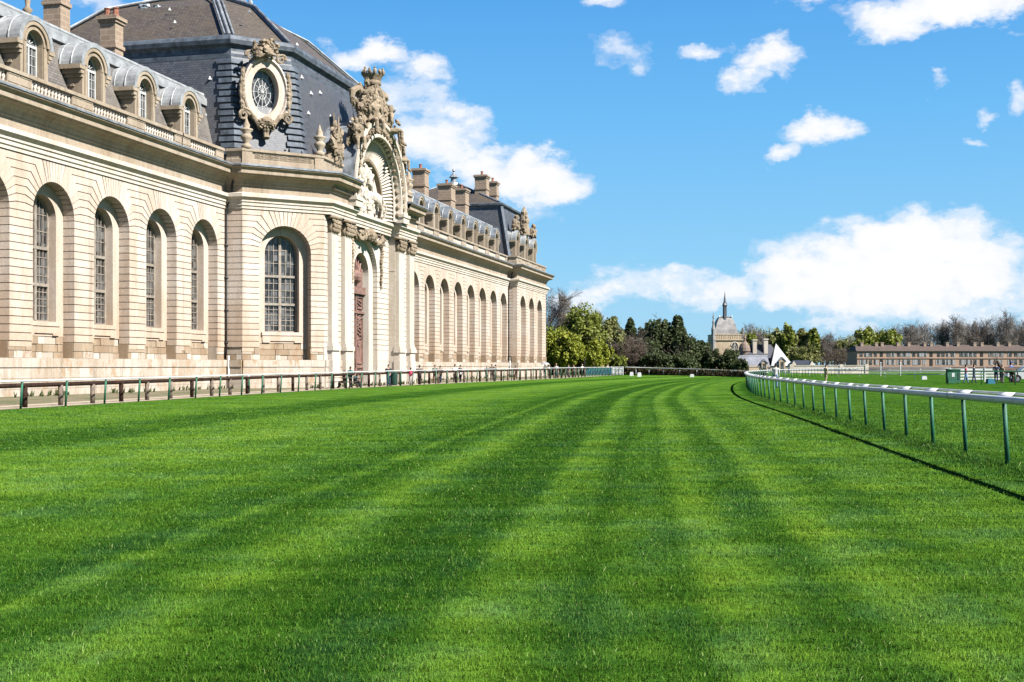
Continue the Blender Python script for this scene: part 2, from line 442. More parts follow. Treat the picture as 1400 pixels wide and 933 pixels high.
def plinth(F, u0, u1, seed, gaps=(), name='plinth', rub=True):
    p = MB(); r = MB(); segs = []; u = u0
    for a, b in sorted(gaps): segs.append((u, a)); u = b
    segs.append((u, u1))
    for i, (a, b) in enumerate(segs):
        if b-a < .05: continue
        p = MB(); blocks(p, F, a, b, [-.3, .35, .92, 1.5], .12, .95, .8, 1.8, .014, .006, seed+i)
        blocks(p, F, a, b, [1.5, ZP], .17, .98, 1.2, 2.6, .014, .004, seed+i+50)
        p.build(name, M['stone_plinth'], ST)
        if rub: r = MB(); blocks(r, F, a, b, [ZP, 2.4, ZB], -.05, .75, .3, 1.5, .03, .04, seed+i+90); r.build('rubble_course', M['stone_rubble'], ST)

YL = 26.0
FN = Fr((XW, 0), (0, 1)); FV = Fr((XW, 0), (0, 1))
near_c = [75.8-5.75*k for k in range(9)]
far_c = [116.5+5.75*k for k in range(9)]
# near wing
def wing(centres, y0, y1, name):
    wb, pb = MB(), MB(); cs = sorted(centres)
    for i, c in enumerate(cs):
        ul = y0 if i == 0 else (cs[i-1]+c)/2
        ur = y1 if i == len(cs)-1 else (c+cs[i+1])/2
        arch_bay(wb, pb, FN, c, ul, ur, 1.9)
    # the recess bottoms run down to the plinth, rubble lies between them
    wb.build(name, M['stone'], ST); pb.build('window_surround', M['stone'], ST)
    plinth(FN, y0, y1, int(y0), [(c-1.88, c+1.88) for c in cs], rub=True)
    for c in cs:
        q = MB()
        blocks(q, FN, c-1.9, c+1.9, [-.3, .35, .92, 1.5], .118, .5, .8, 1.6, .014, .006, int(c))
        blocks(q, FN, c-1.9, c+1.9, [1.5, ZP], .168, .9, 1.2, 1.9, .014, .004, int(c)+3)
        q.build('plinth', M['stone_plinth'], ST)
    for c in cs: window_unit(FN, c, -1.27, 1.24, 4.0, ZS)
wing(near_c, YL, 78.9, 'wing_wall'); wing(far_c, 108.7, 165.2, 'wing_wall')

# central pavilion: return, chamfer, portal front, chamfer, return
FR1 = Fr((XW, 78.9), (1, 0)); CH = 4.4*math.sqrt(2)
FC1 = Fr((-38.3, 78.9), (1, 1)); FP = Fr((-33.9, 0), (0, 1)); FC2 = Fr((-33.9, 104.3), (-1, 1)); FR2 = Fr((-38.3, 108.7), (-1, 0))
for F in (FR1, FR2):
    wb = MB(); courses(wb, F, 0, 1.3, ZB, ZS, 16); courses(wb, F, 0, 1.3, ZS, Z1, 7)
    plinth(F, 0, 1.3, 9); wb.build('pavilion_wall', M['stone'], ST)
for F in (FC1, FC2):
    wb, pb = MB(), MB()
    arch_bay(wb, pb, F, CH*.52, 0, CH, 1.95, Ri=1.32)
    plinth(F, 0, CH, 17, [(CH*.52-1.93, CH*.52+1.93)])
    window_unit(F, CH*.52, -1.27, 1.32, 4.0, ZS)
    q = MB(); uc = CH*.52
    blocks(q, F, uc-1.95, uc+1.95, [-.3, .35, .92, 1.5], .118, .5, .8, 1.6, .014, .006, 5)
    blocks(q, F, uc-1.95, uc+1.95, [1.5, ZP], .168, .9, 1.2, 1.9, .014, .004, 8)
    q.build('plinth', M['stone_plinth'], ST)
    wb.build('pavilion_wall', M['stone'], ST); pb.build('window_surround', M['stone'], ST)
# portal front: pilaster pairs left and right, door bay set back .6
wb = MB(); FD = Fr((-34.5, 0), (0, 1))
for a, b in ((83.3, 88.2), (99.4, 104.3)):
    courses(wb, FP, a, b, ZB, ZS, 16, .85); courses(wb, FP, a, b, ZS, Z1, 7, .85)
    plinth(FP, a, b, int(a), rub=False)
    blocks(wb, FP, a, b, [ZP, 2.42, ZB], .02, .87, .8, 1.7, .012, .004, int(a)+2)
pb = MB()
arch_bay(wb, pb, FD, YC, 88.2, 99.4, 2.75, zs=9.1, zb=2.9, nab=8, nbl=14, p1=.42, p2=.62, Ri=1.78, zsill=.05, crown=9, apron=False)
for a, b in ((88.2, YC-2.75), (YC+2.75, 99.4)):
    blocks(wb, FD, a, b, [-.2, .7, 1.4, ZP, ZB], .0, .42, .8, 1.5, .012, .004, int(a)+31)
wb.build('portal_wall', M['stone_white'], ST); pb.build('door_surround', M['stone_white'], ST)
# pilasters, each with base, shaft and carved capital
def pilaster(a, b):
    s = MB(); F = FP
    s.box(F, a, b, -.1, .34, 3.45, 11.5)
    so = s.build('pilaster', M['stone_white'], ST)
    s = MB(); s.box(F, a-.16, b+.16, -.1, .52, 2.72, 3.05); s.box(F, a-.09, b+.09, -.1, .44, 3.05, 3.25); s.box(F, a-.04, b+.04, -.1, .38, 3.25, 3.45)
    s.box(F, a-.12, b+.12, -.1, .46, .0, 2.0); s.box(F, a-.06, b+.06, -.1, .42, 2.0, 2.72)
    s.build('base', M['stone_white'], so)
    s = MB(); c = (a+b)/2; w = b-a; rnd = random.Random(int(a*10))
    s.box(F, a-.02, b+.02, -.1, .36, 11.5, 12.4)
    s.box(F, a-.22, b+.22, -.1, .62, 12.5, 12.72)
    for row, (zz, nn, o) in enumerate(((11.7, 4, .42), (12.0, 4, .5))):
        for i in range(nn):
            uu = a+w*(i+.5)/nn
            s.ell(F.P(uu, o, zz), (.17, .17, .24), 7, 5); s.ell(F.P(uu, o+.14, zz+.17), (.1, .1, .1), 6, 4)
    for sd in (-1, 1):
        cc = c+sd*w*.46
        pts = [F.P(cc+sd*(.27-.05*t)*math.cos(t*1.25)*.8, .5, 12.32+(.27-.05*t)*math.sin(t*1.25)*.8) for t in np.linspace(0, 4.6, 16)]
        s.tube(pts, .085, 6)
    for i in range(5): s.ell(F.P(a+w*(i+.5)/5, .5, 12.3+.1*(i == 2)), (.13, .13, .14), 6, 5)
    s.build('capital', M['stone_carved'], so, True)
for a, b in ((83.95, 85.2), (86.65, 88.1), (99.45, 100.85), (102.45, 103.7)): pilaster(a, b)

# great door
d = MB(); wd = -.42-.55
F = FD
d.prism(F, [(YC+1.77, .02)]+arcp(1.77, 0, 180, 18, YC, 9.1)+[(YC-1.77, .02)], wd-.15, wd)
d.box(F, YC-1.77, YC+1.77, wd, wd+.3, 7.5, 8.1); d.box(F, YC-1.77, YC+1.77, wd, wd+.2, 5.9, 6.05)
for s_ in (-1, 1):
    for z0, z1 in ((.3, 1.5), (1.75, 5.6), (6.3, 7.35)):
        a, b = sorted((YC+s_*.15, YC+s_*1.66))
        for A, B, C, D in ((a, b, z0, z0+.12), (a, b, z1-.12, z1), (a, a+.12, z0, z1), (b-.12, b, z0, z1)): d.box(F, A, B, wd, wd+.1, C, D)
    for z0 in np.arange(3.2, 7.2, .45):
        pts = [F.P(YC+s_*(.9+.45*math.sin(t*2+z0*3)), wd+.06, z0+.22*t) for t in np.linspace(0, 3, 8)]
        d.tube(pts, .05, 5)
d.box(F, YC-.09, YC+.09, wd, wd+.14, .05, 7.5)
for k in range(7):
    t = R_(20+k*23.3); d.tube([F.P(YC+.5*math.cos(t), wd+.05, 8.4+.5*math.sin(t)), F.P(YC+1.65*math.cos(t), wd+.05, 9.0+1.65*math.sin(t))], .07, 5)
d.ell(F.P(YC, wd+.1, 8.9), (.5, .5, .6))
do = d.build('door', M['door_wood'], ST)
h = MB(); h.tube([F.P(YC+.3, wd+.12, 1.2), F.P(YC+.3, wd+.2, 1.3), F.P(YC+.3, wd+.12, 1.4)], .03, 6); h.build('handle', M['iron'], do)

# end pavilion
FE0 = Fr((XW, 165.2), (1, 0)); FE = Fr((-38.3, 0), (0, 1)); FE2 = Fr((-38.3, 185.6), (-1, 0))
wb, pb = MB(), MB()
courses(wb, FE0, 0, .57, ZB, ZS, 16); courses(wb, FE0, 0, .57, ZS, Z1, 7); plinth(FE0, 0, .55, 4)
ecs = [168.9, 174.65, 180.4]
for i, c in enumerate(ecs):
    ul = 165.2 if i == 0 else (ecs[i-1]+c)/2; ur = 185.6 if i == 2 else (c+ecs[i+1])/2
    arch_bay(wb, pb, FE, c, ul, ur, 1.85)
    window_unit(FE, c, -1.27, 1.24, 4.0, ZS)
plinth(FE, 165.2, 185.6, 77, [(c-1.83, c+1.83) for c in ecs])
for c in ecs: q = MB(); blocks(q, FE, c-1.85, c+1.85, [-.3, .92, 1.5, ZP], .12, .9, .8, 1.6, .014, .006, int(c)); q.build('plinth', M['stone_plinth'], ST)
courses(wb, FE2, 0, 22, ZB, ZS, 16); courses(wb, FE2, 0, 22, ZS, Z1, 7); plinth(FE2, 0, 22, 41)
wb.build('pavilion_wall', M['stone'], ST); pb.build('window_surround', M['stone'], ST)

# entablature: architrave mouldings, frieze and cornice swept along the plan
PL = [(XW, YL), (XW, 78.9), (-38.3, 78.9), (-33.9, 83.3)]
PR = [(-33.9, 104.3), (-38.3, 108.7), (XW, 108.7), (XW, 165.2), (-38.3, 165.2), (-38.3, 185.6), (-61, 185.6)]
arch_prof = [(-.4, 12.75), (.07, 12.75), (.07, 12.93), (.14, 12.98), (.14, 13.18), (.21, 13.23), (.21, 13.36), (.30, 13.44), (.42, 13.56), (.42, 13.80), (.04, 13.9), (0, 13.92), (-.4, 13.92)]
corn_prof = [(-.4, 13.9), (0, 13.9), (0, 14.42), (.06, 14.47), (.08, 14.6), (.22, 14.85), (.45, 15.02), (.74, 15.08), (.74, 15.10), (.86, 15.16), (.86, 15.42), (.94, 15.5), (1.06, 15.58), (1.06, 15.66)]
lead_prof = [(1.02, 15.66), (1.12, 15.66), (1.12, 15.76), (1.0, 15.82), (-.6, 15.95), (-.6, 15.66)]
e = MB()
mid = [(-33.9, 83.3), (-33.55, 83.6), (-33.55, 88.3), (-34.25, 88.3), (-34.25, 99.3), (-33.55, 99.3), (-33.55, 104.0), (-33.9, 104.3)]
e.sweep(PL[:3]+[(-34.0, 83.2)]+mid[1:-1]+[(-34.0, 104.4)]+PR[1:], arch_prof)
e.build('architrave', M['stone_white'], ST)
plL = PL[:3]+[(-34.0, 83.2), (-33.55, 83.6), (-33.55, 87.7)]
plR = [(-33.55, 99.9), (-33.55, 104.0), (-34.0, 104.4)]+PR[1:]
for pl, (a, b) in ((plL, (83.7, 87.6)), (plR, (100, 103.9))):
    e = MB(); l = MB(); e.sweep(pl, corn_prof); l.sweep(pl, lead_prof); u = a       # with dentils on the portal
    while u < b: e.box(Fr((-33.55, 0), (0, 1)), u, u+.13, .04, .36, 14.62, 14.84); u += .27
    co = e.build('cornice', M['stone_cornice'], ST); l.build('lead_flashing', M['lead'], co)

# parapets and balustrades
def baluster(mb, F, u, w, z):
    c = F.P(u, w, z); mb.lathe([(.075, 0), (.075, .06), (.05, .09), (.1, .2), (.105, .26), (.05, .42), (.045, .45), (.075, .48), (.075, .56)], c, 7)
def balustrade(F, uc, half, wp=0.0, solid=False):
    b = MB(); bal = 1.85
    b.box(F, uc-half, uc+half, wp-.45, wp-.08, 15.86, 16.27)
    for A, B in ((uc-half, uc-bal), (uc+bal, uc+half)):
        b.box(F, A, B, wp-.43, wp-.09, 16.27, 16.84)
        if B-A > .6:
            for q in ((A+.06, B-.06, 16.32, 16.36), (A+.06, B-.06, 16.74, 16.78)): b.box(F, q[0], q[1], wp-.2, wp-.06, q[2], q[3])
    b.box(F, uc-half, uc+half, wp-.5, wp+.0, 16.84, 17.03)
    if solid: b.box(F, uc-bal, uc+bal, wp-.4, wp-.15, 16.27, 16.84)
    o = b.build('balustrade', M['stone_dormer'], ST)
    if not solid:
        s = MB(); n = 12
        for i in range(n): baluster(s, F, uc-bal+(i+.5)*2*bal/n, wp-.24, 16.275)
        s.build('balusters', M['stone_white'], o, True)
for c in near_c: balustrade(FN, c, 2.875 if c < 75 else 3.0)
for c in far_c: balustrade(FN, c, 2.875 if c < 160 else 2.6)
par_prof = [(-.45, 15.86), (-.06, 15.86), (-.06, 16.3), (-.12, 16.34), (-.12, 16.8), (.02, 16.86), (.02, 17.05), (-.5, 17.05), (-.5, 15.86)]
for pl in (PL[1:3]+[(-33.9, 83.3), (-33.9, 87.3)], [(-33.9, 100.3), (-33.9, 104.3)]+PR[1:3]+[(XW, 113.6)], PR[3:]):
    pp = MB(); pp.sweep(pl, par_prof); po = pp.build('parapet', M['stone_dormer'], ST)
for F in (FC1, FC2):
    rl = MB(); rnd = random.Random(5)
    rl.box(F, .95, 5.3, -.16, -.1, 16.38, 16.42); rl.box(F, .95, 5.3, -.16, -.1, 16.74, 16.78)
    for i in range(26):
        uu = 1.05+i*.165
        for j in range(2):
            pts = [F.P(uu+.08*math.cos(t+i), -.1, 16.49+j*.17+.07*math.sin(t+i)) for t in np.linspace(0, 5, 7)]
            rl.tube(pts, .028, 5)
    rl.box(F, .0, .75, -.5, -.02, 15.87, 17.0); rl.box(F, 5.5, 6.2, -.5, -.02, 15.87, 17.0)
    rl.build('relief_band', M['stone_dormer'], po)
rl = MB()
for u in (166.6, 172, 177.5, 183):
    rl.box(FE, u, u+1.9, -.16, -.08, 16.4, 16.75)
rl.build('relief_band', M['stone_dormer'], po)
# urns on the parapet
def urn(c, s=1.0):
    m = MB(); m.lathe([(r*s, z*s) for r, z in [(.36, 0), (.36, .25), (.22, .32), (.18, .42), (.4, .72), (.42, .9), (.3, 1.02), (.2, 1.1), (.46, 1.3), (.46, 1.4), (.2, 1.5), (.26, 1.7), (.1, 2.0), (.02, 2.3)]], c, 12)
    m.build('urn', M['stone_dormer'], ST, True)
urn(FC1.P(.4, -.28, 17.05)); urn(FC1.P(6.0, -.3, 17.05), 1.0); urn(FC2.P(.2, -.3, 17.05)); urn(FC2.P(5.8, -.28, 17.05))

# drainpipes
for F, u, in ((FN, 78.78), (FN, 165.08)):
    p = MB(); p.tube([F.P(u, .1, z) for z in (2.3, 6, 10, 12.7)]+[F.P(u, .5, 13.6), F.P(u, .55, 14.4), F.P(u, .9, 15.5)], .075, 8)
    for z in (3.2, 5.5, 7.8, 10.1): p.box(F, u-.11, u+.11, 0, .22, z, z+.08)
    po_ = p.build('drainpipe', M['iron'], ST, True)
    p = MB(); p.tube([F.P(u, .3, z) for z in (0, 1.2, 2.3)], .075, 8); p.build('pipe_foot', M['rail_white'], po_, True)

# ------------------------------------------------------------------ roofs
def roof_strip(F, u0, u1, name, mat_):
    m = MB()
    a = [(-.9, 15.9), (-1.35, 16.0), (-2.85, 21.15)]
    for (wa, za), (wb_, zb_) in zip(a[:-1], a[1:]): m.quad(F.P(u0, wa, za), F.P(u1, wa, za), F.P(u1, wb_, zb_), F.P(u0, wb_, zb_))
    m.quad(F.P(u0, -2.85, 21.15), F.P(u1, -2.85, 21.15), F.P(u1, -10.7, 23.6), F.P(u0, -10.7, 23.6))
    m.quad(F.P(u0, -10.7, 23.6), F.P(u1, -10.7, 23.6), F.P(u1, -18.5, 21.1), F.P(u0, -18.5, 21.1))
    m.quad(F.P(u0, -18.5, 21.1), F.P(u1, -18.5, 21.1), F.P(u1, -20.2, 15.9), F.P(u0, -20.2, 15.9))
    m.quad(F.P(u0, -20.2, 15.9), F.P(u1, -20.2, 15.9), F.P(u1, -20.2, 0), F.P(u0, -20.2, 0))
    for u in (u0, u1): m.quad(*[F.P(u, w, z) for w, z in ((-.9, 0), (-.9, 15.9), (-2.85, 21.15), (-10.7, 23.6), (-18.5, 21.1), (-20.2, 15.9), (-20.2, 0))])
    o = m.build(name, mat_, ST)
    l = MB(); l.tube([F.P(u, -2.95, 21.42) for u in np.linspace(u0, u1, 12)], .2, 8)
    l.box(F, u0, u1, -2.9, -2.68, 21.18, 21.3); l.box(F, u0, u1, -2.85, -2.5, 20.62, 20.95); l.box(F, u0, u1, -2.75, -2.55, 20.95, 21.16)
    l.build('ridge_lead', M['lead_white'], o, False)
    return o
roof_strip(FN, YL, 84, 'roof', M['slate_wing']); roof_strip(FN, 103.5, 167.5, 'roof', M['slate_wing'])

def poly_roof(b, t, zb, zt, name, mt):
    m = MB(); n = len(b)
    for i in range(n):
        j = (i+1) % n
        m.quad((*b[i], zb), (*b[j], zb), (*t[j], zt), (*t[i], zt))
    return m.build(name, mt, ST)
# dome pavilion: octagonal mansard
def octo(xf, xb, yh, ch):
    return [(xf-ch, YC-yh), (xf, YC-yh+ch), (xf, YC+yh-ch), (xf-ch, YC+yh), (xb+ch, YC+yh), (xb, YC+yh-ch), (xb, YC-yh+ch), (xb+ch, YC-yh)]
B0 = octo(-35.8, -62.2, 13.5, 3.72); T0 = octo(-37.2, -60.8, 12.3, 3.28)
dome = poly_roof(B0, T0, 16.0, 25.0, 'dome_roof', M['slate'])
T1 = octo(-37.0, -61.0, 12.5, 3.3)
l = MB()
def ring_sweep(mb, plan, prof):   # closed ring, plan counter-clockwise seen from above has outside on the right
    pl = plan+[plan[0], plan[1]]
    m = len(prof)
    n = len(plan); offs = []
    for i in range(n):
        p, q, r = plan[i-1], plan[i], plan[(i+1) % n]
        def nrm(a, b):
            dx, dy = b[0]-a[0], b[1]-a[1]; L = math.hypot(dx, dy); return (dy/L, -dx/L)
        a, b = nrm(p, q), nrm(q, r); d = 1+a[0]*b[0]+a[1]*b[1]
        offs.append(((a[0]+b[0])/d, (a[1]+b[1])/d))
    vs = [(p[0]+o[0]*w, p[1]+o[1]*w, z) for p, o in zip(plan, offs) for w, z in prof]
    mb.add(vs, [(i*m+j, ((i+1) % n)*m+j, ((i+1) % n)*m+j+1, i*m+j+1) for i in range(n) for j in range(m-1)])
ring_sweep(l, T0, [(-.1, 24.2), (.12, 24.2), (.14, 24.5), (.05, 24.55), (.05, 24.95), (.1, 25.05), (.35, 25.2), (.42, 25.5), (.3, 25.8), (-.1, 25.95), (-.6, 26.0)])
l.build('lead_cornice', M['lead_blue'], dome)
TT = octo(-46.0, -52.0, 3.2, .9); ZTT = 31.8
T2 = octo(-37.6, -60.4, 11.9, 3.2)
TM = octo(-42.0, -56.0, 7.4, 2.0)
up = MB()
for A, B, za, zb_ in ((T2, TM, 25.9, 29.9), (TM, TT, 29.9, ZTT)):
    for i in range(8):
        j = (i+1) % 8; up.quad((*A[i], za), (*A[j], za), (*B[j], zb_), (*B[i], zb_))
up.quad(*[(*p, ZTT) for p in TT])
upo = up.build('upper_roof', M['slate_brown'], ST)
hp = MB()
for i in range(8):
    pts = [Vector((*T2[i], 26.0)), Vector((*TM[i], 30.0)), Vector((*TT[i], ZTT+.1))]
    hp.tube(pts, .16, 6)
    if i in (0, 1, 7, 2):
        dx = Vector((TT[i][1]-TT[(i+1) % 8][1], 0, 0))
        for off in (-.42, .42): hp.tube([p+Vector((off*.6, off*.6*(1 if i in (0,) else -1), .03)) for p in pts], .1, 6)
hp.build('hip_lead', M['lead'], upo)
pl = MB(); rnd = random.Random(3)
ring_sweep(pl, octo(-45.7, -52.3, 3.5, 1.0), [(-.2, 31.6), (.15, 31.6), (.25, 31.9), (.1, 32.2), (-.3, 32.3)])
for i in range(24):      # lead scrollwork on the slope facing the near wing
    pl.ell((-49.6+rnd.gauss(0, 1.4), 86.9+rnd.uniform(-.3, .3), 29.5+rnd.gauss(0, .35)), (rnd.uniform(.2, .55), .3, rnd.uniform(.12, .3)), 7, 5, None, .2, rnd)
for i in range(60):
    q = TT[i % 8]; r2 = TT[(i+1) % 8]; t = rnd.random()
    pl.ell((q[0]*(1-t)+r2[0]*t+rnd.uniform(-.3, .3), q[1]*(1-t)+r2[1]*t+rnd.uniform(-.3, .3), 32.2+rnd.uniform(0, .5)), (rnd.uniform(.2, .5), rnd.uniform(.2, .5), rnd.uniform(.2, .5)), 7, 5)
pl.lathe([(2.2, 33), (1.5, 34.5), (1.2, 36.5), (1.4, 36.7), (.4, 38), (.05, 40)], (-49, YC, 0), 10)
pl.build('roof_crown_ornament', M['lead'], upo, False)
# banded lead quoins at the mansard corners
def lerp(a, b, t): return (a[0]+(b[0]-a[0])*t, a[1]+(b[1]-a[1])*t)
for ci in (0, 1, 2, 3):
    qm = MB(); A, A2 = B0[ci], T0[ci]; prv, prv2 = B0[ci-1], T0[ci-1]; nx, nx2 = B0[(ci+1) % 8], T0[(ci+1) % 8]
    n = 15
    for k in range(n):
        z0 = 16.9+k*.49; t = (z0-16)/9; tb = (z0+.34-16)/9
        wdt = 1.15 if k % 2 == 0 else 1.0
        def pt(t_, dirn, dd, o):
            c = lerp(A, A2, t_); q = lerp(prv, prv2, t_) if dirn < 0 else lerp(nx, nx2, t_)
            L = math.hypot(q[0]-c[0], q[1]-c[1]); return (c[0]+(q[0]-c[0])/L*dd, c[1]+(q[1]-c[1])/L*dd)
        def outn(dirn):
            c, q = (A, prv) if dirn < 0 else (A, nx)
            dx, dy = (c[0]-q[0], c[1]-q[1]) if dirn < 0 else (q[0]-c[0], q[1]-c[1])
            L = math.hypot(dx, dy); return (dy/L, -dx/L)
        n1, n2 = outn(-1), outn(1); d_ = 1+n1[0]*n2[0]+n1[1]*n2[1]; nc = ((n1[0]+n2[0])/d_, (n1[1]+n2[1])/d_)
        dpt = .17
        rings = []
        for t_, zz in ((t, z0), (tb, z0+.34)):
            a = pt(t_, -1, wdt, 0); b = lerp(A, A2, t_); c = pt(t_, 1, wdt*.72, 0)
            rings.append([(a[0]+n1[0]*dpt, a[1]+n1[1]*dpt, zz), (b[0]+nc[0]*dpt, b[1]+nc[1]*dpt, zz), (c[0]+n2[0]*dpt, c[1]+n2[1]*dpt, zz),
                          (c[0]-n2[0]*.1, c[1]-n2[1]*.1, zz), (b[0]-nc[0]*.1, b[1]-nc[1]*.1, zz), (a[0]-n1[0]*.1, a[1]-n1[1]*.1, zz)])
        vs = rings[0]+rings[1]
        qm.add(vs, [tuple(range(5, -1, -1)), tuple(range(6, 12))]+[(i, (i+1) % 6, (i+1) % 6+6, i+6) for i in range(6)])
    qm.build('lead_quoins', M['lead_blue'], dome)
# small lead vents and snow hooks on the slates
def vent(mb, c, nx, s=.28):
    mb = MB(); s *= .62
    ux, uy = -nx[1], nx[0]
    a = (c[0]-ux*s, c[1]-uy*s, c[2]); b = (c[0]+ux*s, c[1]+uy*s, c[2]); t = (c[0], c[1], c[2]+s*1.7); f = (c[0]+nx[0]*s*1.3, c[1]+nx[1]*s*1.3, c[2]-.02)
    mb.add([a, b, t, f], [(0, 1, 3), (0, 3, 2), (1, 2, 3), (0, 2, 1)]); mb.build('roof_vent', M['lead_white'], dome)
for y, z in ((86.3, 23.6), (86.6, 20.9), (87.8, 22.7), (88.6, 19.6), (89.8, 23.2), (91.4, 21.6), (90.4, 18.6), (96, 22), (99, 21)):
    tt = (z-16)/9; vent(None, (-35.8-1.4*tt, y, z), (1, 0))
for x, z in ((-42, 22.6), (-47.5, 22.6), (-42.2, 19.9), (-52, 22.4)):
    tt = (z-16)/9; vent(None, (x, YC-13.5+1.2*tt, z), (0, -1))
for t1, z in ((.22, 17.6), (.75, 17.6)):
    tt = (z-16)/9; a = lerp(B0[0], T0[0], tt); b = lerp(B0[1], T0[1], tt); q = lerp(a, b, t1); vent(None, (q[0], q[1], z), (.707, -.707), .2)
for x, y, z, n in ((-46, 83.3, 27.6, (0, -1)), (-52, 83.3, 27.6, (0, -1)), (-47.5, 85.2, 29.2, (0, -1)), (-39.4, 88, 27.5, (1, 0)), (-39.4, 91, 27.5, (1, 0)), (-40.3, 84.2, 28.3, (.7, -.7))):
    vent(None, (x, y, z), n, .24)
# end pavilion roof
def rect(xf, xb, y0, y1): return [(xf, y0), (xf, y1), (xb, y1), (xb, y0)]
eb, et = rect(-39.6, -61, 166.4, 184.4), rect(-41.3, -60, 168, 182.8)
em = poly_roof(eb, et, 16, 24.6, 'mansard_roof', M['slate'])
l = MB(); ring_sweep(l, et, [(-.1, 23.6), (.12, 23.6), (.14, 23.9), (.06, 24.3), (.1, 24.45), (.38, 24.6), (.4, 24.85), (-.1, 25.0), (-.6, 25.0)])
for (x0, y0), (x1, y1) in zip(eb, et): l.tube([(x0, y0, 16), (x1, y1, 24.4)], .32, 6)
l.build('lead_cornice', M['lead_blue'], em)
m = MB(); a4 = rect(-41.4, -59.9, 168.1, 182.7)
for i in range(4):
    j = (i+1) % 4; b4 = rect(-49.6, -51.4, 174.6, 176.2)
    m.quad((*a4[i], 24.95), (*a4[j], 24.95), (*b4[j], 28.8), (*b4[i], 28.8))
eu = m.build('upper_roof', M['slate_brown'], ST)
l = MB(); l.lathe([(1.1, 28.6), (.9, 29.1), (.5, 29.3), (.45, 29.9), (.75, 30), (.3, 30.5), (.1, 30.8), (.25, 31.0), (.03, 31.6)], (-50.5, 175.4, 0), 10)
for i in range(4): l.tube([(*a4[i], 25.0), (*b4[i], 28.9)], .14, 6)
l.build('finial', M['lead'], eu)

# chimneys
def chimney(x, y, z0, z1, wx=1.7, wy=1.5, pots=1):
    wx *= .92; wy *= .85
    m = MB(); F = Fr((x, y), (0, 1))
    hx, hy = wx/2, wy/2
    m.box(F, -hy, hy, -hx, hx, z0, z1-.5)
    for a, b, o in ((z1-2.2, z1-1.95, .09), (z1-.5, z1-.3, .1), (z1-.3, z1-.08, .2), (z1-.08, z1, .06)): m.box(F, -hy-o, hy+o, -hx-o, hx+o, a, b)
    o = m.build('chimney', M['chimney'], ST)
    for i in range(pots):
        p = MB(); p.lathe([(.24, 0), (.26, .08), (.19, .16), (.17, .5), (.22, .54), (.22, .6)], (x+(i-(pots-1)/2)*.65, y, z1), 8); p.build('chimney_pot', M['terracotta'], o)
for a in ((-45, 66.8, 21.5, 26.2, 1.3, 1.2, 2), (-45, 73, 21.5, 25.1, 1.25, 1.15, 2), (-45, 55, 21.5, 26, 1.3, 1.2, 2), (-45, 141.6, 21.5, 25.7, 1.7, 2.0, 1),
          (-47.5, 148, 21.5, 25, 1.6, 1.7, 1), (-45, 153.0, 21.5, 25.5, 1.9, 2.4, 1), (-45, 160.2, 21.5, 25.9, 1.7, 2.2, 1), (-46.5, 139.3, 21.5, 24.4, 1.6, 1.7, 1),
          (-45.2, 172.0, 25, 29.6, 1.9, 2.0, 1), (-45.2, 178.4, 25, 29.6, 1.7, 1.6, 1)): chimney(*a)
for y in (61.6, 57.6):
    m = MB(); m.lathe([(.16, 21.6), (.16, 22), (.3, 22.2), (.12, 22.4), (.18, 22.9), (.22, 23.6), (.12, 23.8), (.42, 24.0), (.5, 24.3), (.3, 24.6), (.1, 25.2), (.02, 25.8)], (-43.4, y, 0), 10)
    m.build('ridge_finial', M['stone_carved'], ST, True)

